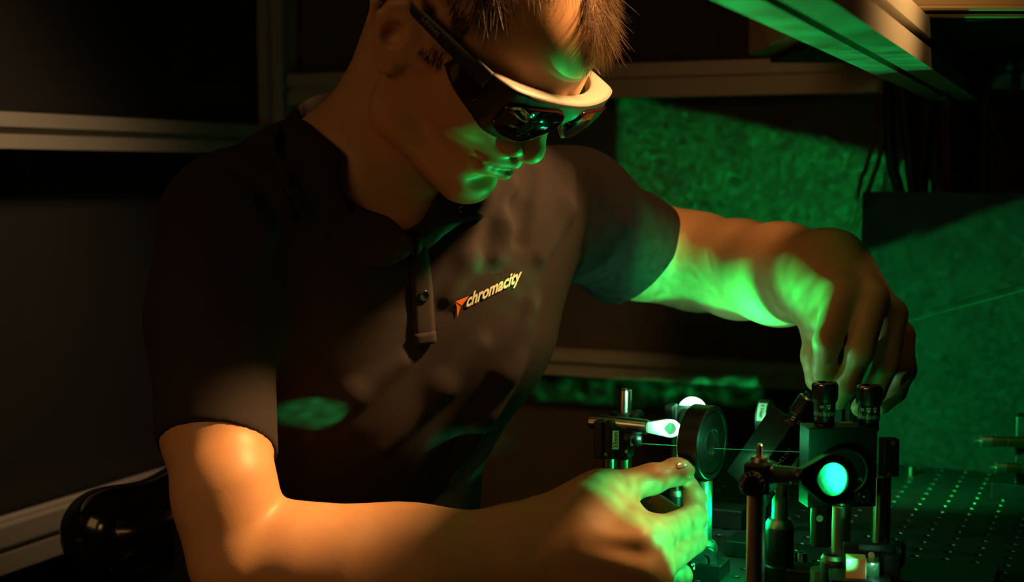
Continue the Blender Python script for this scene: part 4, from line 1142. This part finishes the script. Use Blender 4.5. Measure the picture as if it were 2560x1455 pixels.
# --- G: large square mount with two numbered knobs
YG = 1.06
tg = T('square_prism_mount', 'big square black mount in front of the outstretched hand, two numbered knobs on top', 'optic mount', [P(2100, 1300, YG)[0], YG, TZ])
nG = np.array([.10, -1, 0]); nG /= np.linalg.norm(nG); sG = np.array([1, .10, 0]); sG /= np.linalg.norm(sG)
a_ = P(2018, 1066, YG); b_ = P(2196, 1272, YG - .004); cG = (a_ + b_) / 2; wG = .0530; hG = .0610
box('mount_body', cG - nG * .012, (wG, .024, hG), M_BLACK, tg, axes=(sG, -nG, Z), bev=.0008)
box('side_plate', P(2222, 1142, YG + .016), (.0125, .012, .029), M_BLACK, tg, axes=(sG, -nG, Z), bev=.001)
for x, y in ((2233, 1108), (2223, 1187)): cap_screw('copper_screw', P(x, y, YG + .0095), nG + sG * .3, .0020, .0015, M_REDCAP, tg)
cap_screw('screw', P(2218, 1142, YG + .0098), nG, .0022, .001, M_STEEL, tg)
for x, y, nums, g in ((2061, 1052, ['0', '45'], (-12, 38)), (2172, 1060, ['0', '45', '40'], (-34, 34))):
    kc = P(x, y + 2, YG + .014); kk = lathe('micrometer_knob', kc, Z, [(.0076, -.004), (.0076, .004), (.0082, .0045), (.0082, .0150), (.0093, .0160), (.0096, .0175), (.0096, .0290), (.0088, .0302), (.0062, .0304), (.0058, .0290), (0, .0288)], M_BLACK, tg, 48)
    lathe('knob_rim', kc + Z * .0300, Z, [(.0060, .0003), (.0086, .0006), (.0096, -.0006), (.0097, -.0014)], M_STEEL, kk, 48, cap=False)
    bm = bmesh.new()
    for i in range(24):
        t = 2 * PI * i / 24; d = np.array([math.cos(t), math.sin(t), 0]); box_bm(kc + Z * .0232 + d * .0097, d, np.cross(Z, d), Z, .0006, .0010, .0105, 0, bm)
    add_obj('grip_ribs', bm, M_BLACK, kk)
    lathe('knob_base', kc - Z * .0035, Z, [(.0078, 0), (.0080, .001), (.0078, .002)], M_BRASS, kk, 32, cap=False)
    scale(kk, kc, Z, .0082, .0055, nums, g, .0042, .0125)
box('label', P(2113, 1056, YG + .010), (.010, .004, .0004), M_LABEL, tg, axes=(sG, -nG, Z), bev=0)
ap = P(2100, 1172, YG - .002); lathe('aperture_tube', ap, nG, [(.0165, -.001), (.0178, .004), (.0178, .012), (.0170, .0125), (.0158, .012), (.0158, 0)], M_BLACK, tg, 64, cap=False)
lathe('aperture_glass', ap + nG * .0005, nG, [(0, .001), (.0158, .001)], M_HOLE, tg, 40, cap=False)
for y in (1160, 1197): cap_screw('screw', P(2155, y, YG - .003) + nG * .001, nG, .0040, .0016, M_BLACK, tg)
for y in (1160, 1197):
    bm = box_bm(P(2156, y, YG - .006), sG, nG, Z, .0070, .0004, .0005); add_obj('slot_glint', bm, M_STEEL, tg)
wz = P(2154, 1238, YG - .0035); ws = lathe('washer', wz, nG, [(.0030, .0005), (.0030, .0022), (.0062, .0022), (.0065, .0016), (.0065, 0)], M_BRASS, tg, 36, cap=False)
cap_screw('hex_bolt', wz, nG, .0033, .0034, M_STEEL, ws)
po = post('black_post', 2057, 1255, 1362, YG + .006, .0092, M_BLACK, tg)
lathe('laser_dot', P(2049, 1296, YG - .0036), nG, [(0, .0006), (.0026, .0006), (.0026, 0)], M_LABEL, po, 20, cap=False)  # pale disc stands in for the laser spot on the black post
lathe('post_flange', np.array([P(2057, 1362, YG + .006)[0], YG + .006, TZ]), Z, [(.0125, 0), (.0125, .0115), (.0110, .0135), (.0092, .0135), (.0092, .03)], M_STEELR, tg, 40)
post('post', 2103, 1262, 1394, YG - .028, .0065, M_STEELR, tg, hole=(9, 1298))
holder(2088, 1386, 1402, 1500, YG - .032, .0110, tg); 
pG, _ = vert(2088, 1440, 1500, YG - .032); lathe('holder_base', np.array([pG[0], pG[1], TZ]), Z, [(.0112, 0), (.0112, .02)], M_BLACK, tg, 32)
post('rear_post', 2205, 1188, 1365, YG + .03, .0072, M_STEEL, tg)
lathe('rear_holder', np.array([P(2205, 1365, YG + .03)[0], YG + .03, TZ]), Z, [(.0125, 0), (.0125, .03)], M_BLACK, tg, 32)
lathe('thumbscrew', P(2240, 1385, YG + .02), np.array([.9, -.4, 0]), [(.0105, 0), (.0105, .005), (.009, .006), (0, .006)], M_BLACK, tg, 36)
# mount behind between the two knobs
tm_ = T('far_mirror_mount', 'dark mount partly seen between the two numbered knobs', 'optic mount', [P(2120, 1100, 1.25)[0], 1.25, TZ])
box('mount_plate', P(2098, 1020, 1.25), (.010, .016, .030), M_BLACK, tm_, bev=.0015)
box('mount_plate', P(2122, 1020, 1.25), (.007, .016, .036), M_BLACK, tm_, bev=.0012)
lathe('optic_ring', P(2150, 1020, 1.25), np.array([.85, -.5, 0]), [(.009, 0), (.0140, 0), (.0140, .006), (.009, .006), (.009, 0)], M_BLACK, tm_, 40, cap=False)
post('post', 2115, 1060, 1400, 1.25, .0060, M_STEELR, tm_, to=TZ)
# --- H: beam cube
YH = 0.985
th_ = T('beam_splitter', 'small peach-coloured glass cube glowing green at its right side', 'beam splitter', [P(2140, 1430, YH)[0], YH, TZ])
cH = P(2139, 1416, YH); aH = np.array([.98, -.17, 0]); aH /= np.linalg.norm(aH); bH = np.cross(Z, aH)
box('cube', cH, (.0140, .0140, .0145), M_PEACH, th_, axes=(aH, bH, Z), bev=.0008)
box('right_prism', P(2180, 1425, YH + .006), (.0095, .0120, .0150), M_GLASS, th_, axes=(aH, bH, Z), bev=.001)
hp_ = P(2140, 1452, YH)
box('platform', np.array([cH[0] + .004, cH[1] + .004, cH[2] - .0095]), (.042, .030, .0045), M_BLACK, th_, axes=(aH, bH, Z), bev=.001)
lathe('pedestal', np.array([cH[0] + .004, cH[1] + .004, TZ]), Z, [(.0120, 0), (.0120, cH[2] - .0118 - TZ)], M_BLACK, th_, 36)
lathe('round_window', P(2178, 1388, YH + .012), np.array([.1, -1, .1]), [(0, .0005), (.0024, .0005), (.0024, 0)], M_LABEL, th_, 24, cap=False)
box('back_plate', P(2172, 1395, YH + .016), (.036, .004, .022), M_BLACK, th_, axes=(aH, bH, Z), bev=.001)
box('side_plate', P(2222, 1425, YH + .022), (.014, .026, .030), M_BLACK, th_, axes=(aH, bH, Z), bev=.001)
# --- small blocks and base plates on the table
def block(label, px, py, Y, s, h_):
    c = P(px, py, Y); o = box('base_block', np.array([c[0], Y, TZ + h_ / 2 + .0002]), (*s, h_), M_BLACK, None, bev=.0012); return tag(o, label, 'block')
block('small black block left of the nearest steel post', 1868, 1385, 1.22, (.030, .035), .014)
block('black base block behind the threaded ring post', 1812, 1310, 1.32, (.040, .030), .018)
block('flat black base plate right of the beam cube, on the perforated table', 2350, 1420, 1.12, (.085, .075), .012)
# loose screw heads standing on the table
# --- J: far right mount with two rods
YJ = 1.44
tj = T('rod_mount', 'dark upright mount at the right edge with two short silver-tipped rods', 'optic mount', [P(2555, 1150, YJ)[0], YJ, TZ])
box('mount_plate', P(2578, 1140, YJ), (.030, .030, .085), M_BLACK, tj, bev=.002)
for x, y, L_ in ((2438, 1103, .048), (2474, 1169, .034)):
    a = P(x, y, YJ - .02); d = np.array([.99, -.08, -.0]); d /= np.linalg.norm(d)
    lathe('rod_tip', a, d, [(.0022, 0), (.0022, .005), (.0062, .0055), (.0062, .0160), (.0055, .0168)], M_STEELR, tj, 24)
    lathe('rod', a + d * .0168, d, [(.0055, 0), (.0055, .012), (.0044, .0125), (.0044, .014), (.0058, .0145), (.0058, L_)], M_BRASS, tj, 24)
jb = P(2560, 1230, YJ); box('base', np.array([jb[0], YJ, TZ + .008]), (.060, .050, .016), M_BLACK, tj)
lathe('post', np.array([P(2578, 1140, YJ)[0], YJ, TZ + .01]), Z, [(.008, 0), (.008, P(2578, 1185, YJ)[2] - TZ)], M_BLACK, tj, 24)
# little bright post at the foot of the barrier
tk = P(2278, 1172, 1.54); lathe_o = lathe('alignment_pin', np.array([tk[0], 1.54, TZ]), Z, [(.005, 0), (.005, .010), (.0035, .011), (0, .011)], M_STEEL, None, 24); tag(lathe_o, 'tiny bright pin at the foot of the green-lit board', 'pin')

# ------------------------------------------------------------------ cables, box, brackets, chair
def cable(label, pts, r_, mt):
    o = tube('cable', [P(*p) for p in pts], r_, mt, None, 30); tag(o, label, 'cable'); return o
cable('leftmost of the thick black cables hanging from the back rail', [(2222, 200, 1.79), (2222, 330, 1.79), (2232, 420, 1.79), (2252, 500, 1.78), (2262, 640, 1.77)], .0075, M_RUB)
cable('middle of the three thick black cables hanging from the back rail', [(2256, 200, 1.77), (2268, 330, 1.77), (2278, 420, 1.77), (2285, 500, 1.76), (2290, 640, 1.75)], .0078, M_RUB)
cable('thick black cable hanging right of the bolted bracket', [(2320, 200, 1.76), (2318, 330, 1.76), (2308, 420, 1.76), (2304, 500, 1.75), (2300, 640, 1.74)], .0078, M_RUB)
cable('thin straight black cable near the right edge of the back wall', [(2470, 60, 1.72), (2466, 240, 1.72), (2464, 400, 1.72), (2462, 640, 1.70)], .0052, M_RUB)
cable('black cable curving off to the right edge of the picture', [(2512, 60, 1.70), (2478, 140, 1.70), (2472, 250, 1.70), (2500, 340, 1.69), (2570, 425, 1.66)], .0040, M_RUB)
cable('thin brown cable hanging left of the black cables', [(2192, 235, 1.80), (2186, 330, 1.80), (2165, 420, 1.80), (2150, 460, 1.79), (2120, 640, 1.78)], .0028, M_BROWN)
cable('thin brown cable slanting down behind the wrist', [(2205, 235, 1.78), (2203, 370, 1.78), (2180, 450, 1.78), (2140, 560, 1.77), (2090, 680, 1.76)], .0030, M_BROWN)
bp = profile_bar('brown_strip', P(2367, 235, 1.78), P(2367, 700, 1.78), W, .016, .010, M_BROWN); tag(bp, 'narrow brown upright strip on the back wall, right of the cables', 'strip')
# bracket with two bolts on the back rail
tbk = T('angle_bracket', 'triangular bracket with two bolts under the slanting overhead beam', 'bracket', CORNER + W * .93 + Z * 1.335 - E * .03)
bk = [P(2194, 168, 1.815), P(2194, 236, 1.815), P(2332, 236, 1.772), P(2332, 226, 1.772), P(2240, 168, 1.80)]
bm = bmesh.new(); f1 = [bm.verts.new(Vector(q)) for q in bk]; f2 = [bm.verts.new(Vector(q + E * .008)) for q in bk]
bm.faces.new(f1); bm.faces.new(f2[::-1])
for i in range(5): bm.faces.new([f1[i], f2[i], f2[(i + 1) % 5], f1[(i + 1) % 5]])
bmesh.ops.recalc_face_normals(bm, faces=bm.faces); add_obj('gusset', bm, M_ALU, tbk)
for x, y, Y in ((2239, 193, 1.798), (2288, 210, 1.782)): cap_screw('bolt', P(x, y, Y), -E, .0072, .006, M_STEEL, tbk)
# instrument box top right
tx = T('instrument_case', 'beige instrument case at the top right corner with a rounded metal lip', 'case', P(2400, 0, 1.56))
X1 = P(2119, 38, 1.20); zb = 1.3665
ax3 = (np.array([1., 0, 0]), np.array([0, 1., 0]), Z)
box('case_body', np.array([X1[0] + .18, 1.20 + .25, zb + .050]), (.36, .50, .094), M_BOX, tx, axes=ax3, bev=.002)
box('case_lip', np.array([X1[0] + .18, 1.198, zb + .0012]), (.362, .010, .0038), M_BOX, tx, axes=ax3, bev=.0017)
box('case_lip', np.array([X1[0] + .188, 1.202, zb - .0045]), (.350, .008, .0030), M_BOX, tx, axes=ax3, bev=.0012)
box('case_underside', np.array([X1[0] + .19, 1.455, zb - .0030]), (.33, .48, .0060), M_BLACKM, tx, axes=ax3, bev=.001)

# chair
tcx = T('stool', 'glossy black chair back behind his elbow at lower left', 'chair', [P(800, 1750, 1.40)[0], 1.42, 0])
M_VINYL = mat('black_vinyl', (0.010, 0.010, 0.011), .16, spec=.6, coat=.6)
arm_ = [Cone(P(262, 1335, 1.30), P(520, 1262, 1.36), .036, .044, .02, 'u', (Z, 1.0)), Cone(P(262, 1320, 1.30), P(275, 1350, 1.30), .030, .030, .03), Cone(P(520, 1262, 1.36), P(760, 1300, 1.48), .044, .044, .03)]
o = link('backrest', surface(arm_, [-.46, 1.2, .80], [.0, 1.6, 1.1], .005, 2, 'backrest'), M_VINYL); child(o, tcx)
hipc = P(800, 1750, 1.40)
seat = [Ell([hipc[0], hipc[1], hipc[2] - .13], (.23, .23, .045))]
o = link('seat', surface(seat, hipc - [.27, .27, .22], hipc + [.27, .27, -.06], .008, 1, 'seat'), M_VINYL); child(o, tcx)
lathe('stem', [hipc[0], hipc[1], .04], Z, [(.03, 0), (.025, .1), (.02, .12), (.02, hipc[2] - .20)], M_STEELR, tcx)
for k in range(5):
    d = np.array([math.cos(k * 2 * PI / 5 + .3), math.sin(k * 2 * PI / 5 + .3), 0]); box('foot', np.array([hipc[0], hipc[1], .045]) + d * .15, (.30, .04, .03), M_BLACKM, tcx, axes=(d, np.cross(Z, d), Z), bev=.004)
tube('back_support', [np.array([hipc[0] - .05, hipc[1] + .05, hipc[2] - .14]), np.array([hipc[0] - .05, hipc[1] + .27, hipc[2] - .10]), P(700, 1320, 1.46)], .012, M_BLACKM, tcx)

# ------------------------------------------------------------------ laser beams (hair-thin lines in the air), plus a board streak drawn as a glowing tube
M_BEAM = mat('laser_beam', (0, 0.1, 0.03), .5, emit=(0.05, 1.0, 0.30), estr=.16)
M_STREAK = mat('laser_streak_glow', (0, 0.1, 0.03), .5, emit=(0.0, 1.0, 0.22), estr=.05)  # self-glowing stand-in for the laser streak lying on the board
o = tube('laser_beam', [P(1604, 1109, 1.245), P(1740, 1117, 1.19)], .00022, M_BEAM, None, 2, 6); tag(o, 'hair-thin green beam entering the black ring from the left', 'laser beam')
o = tube('laser_beam', [P(1786, 1121, 1.168), P(2016, 1131, 1.085)], .00022, M_BEAM, None, 2, 6); tag(o, 'hair-thin green beam between the black ring and the tilted mirror mount', 'laser beam')
o = tube('laser_beam', [P(2270, 803, 1.56), P(2600, 715, 1.50)], .00035, M_STREAK, None, 2, 6); tag(o, 'faint green laser streak on the board, drawn as a glowing thread rising to the right', 'laser beam')
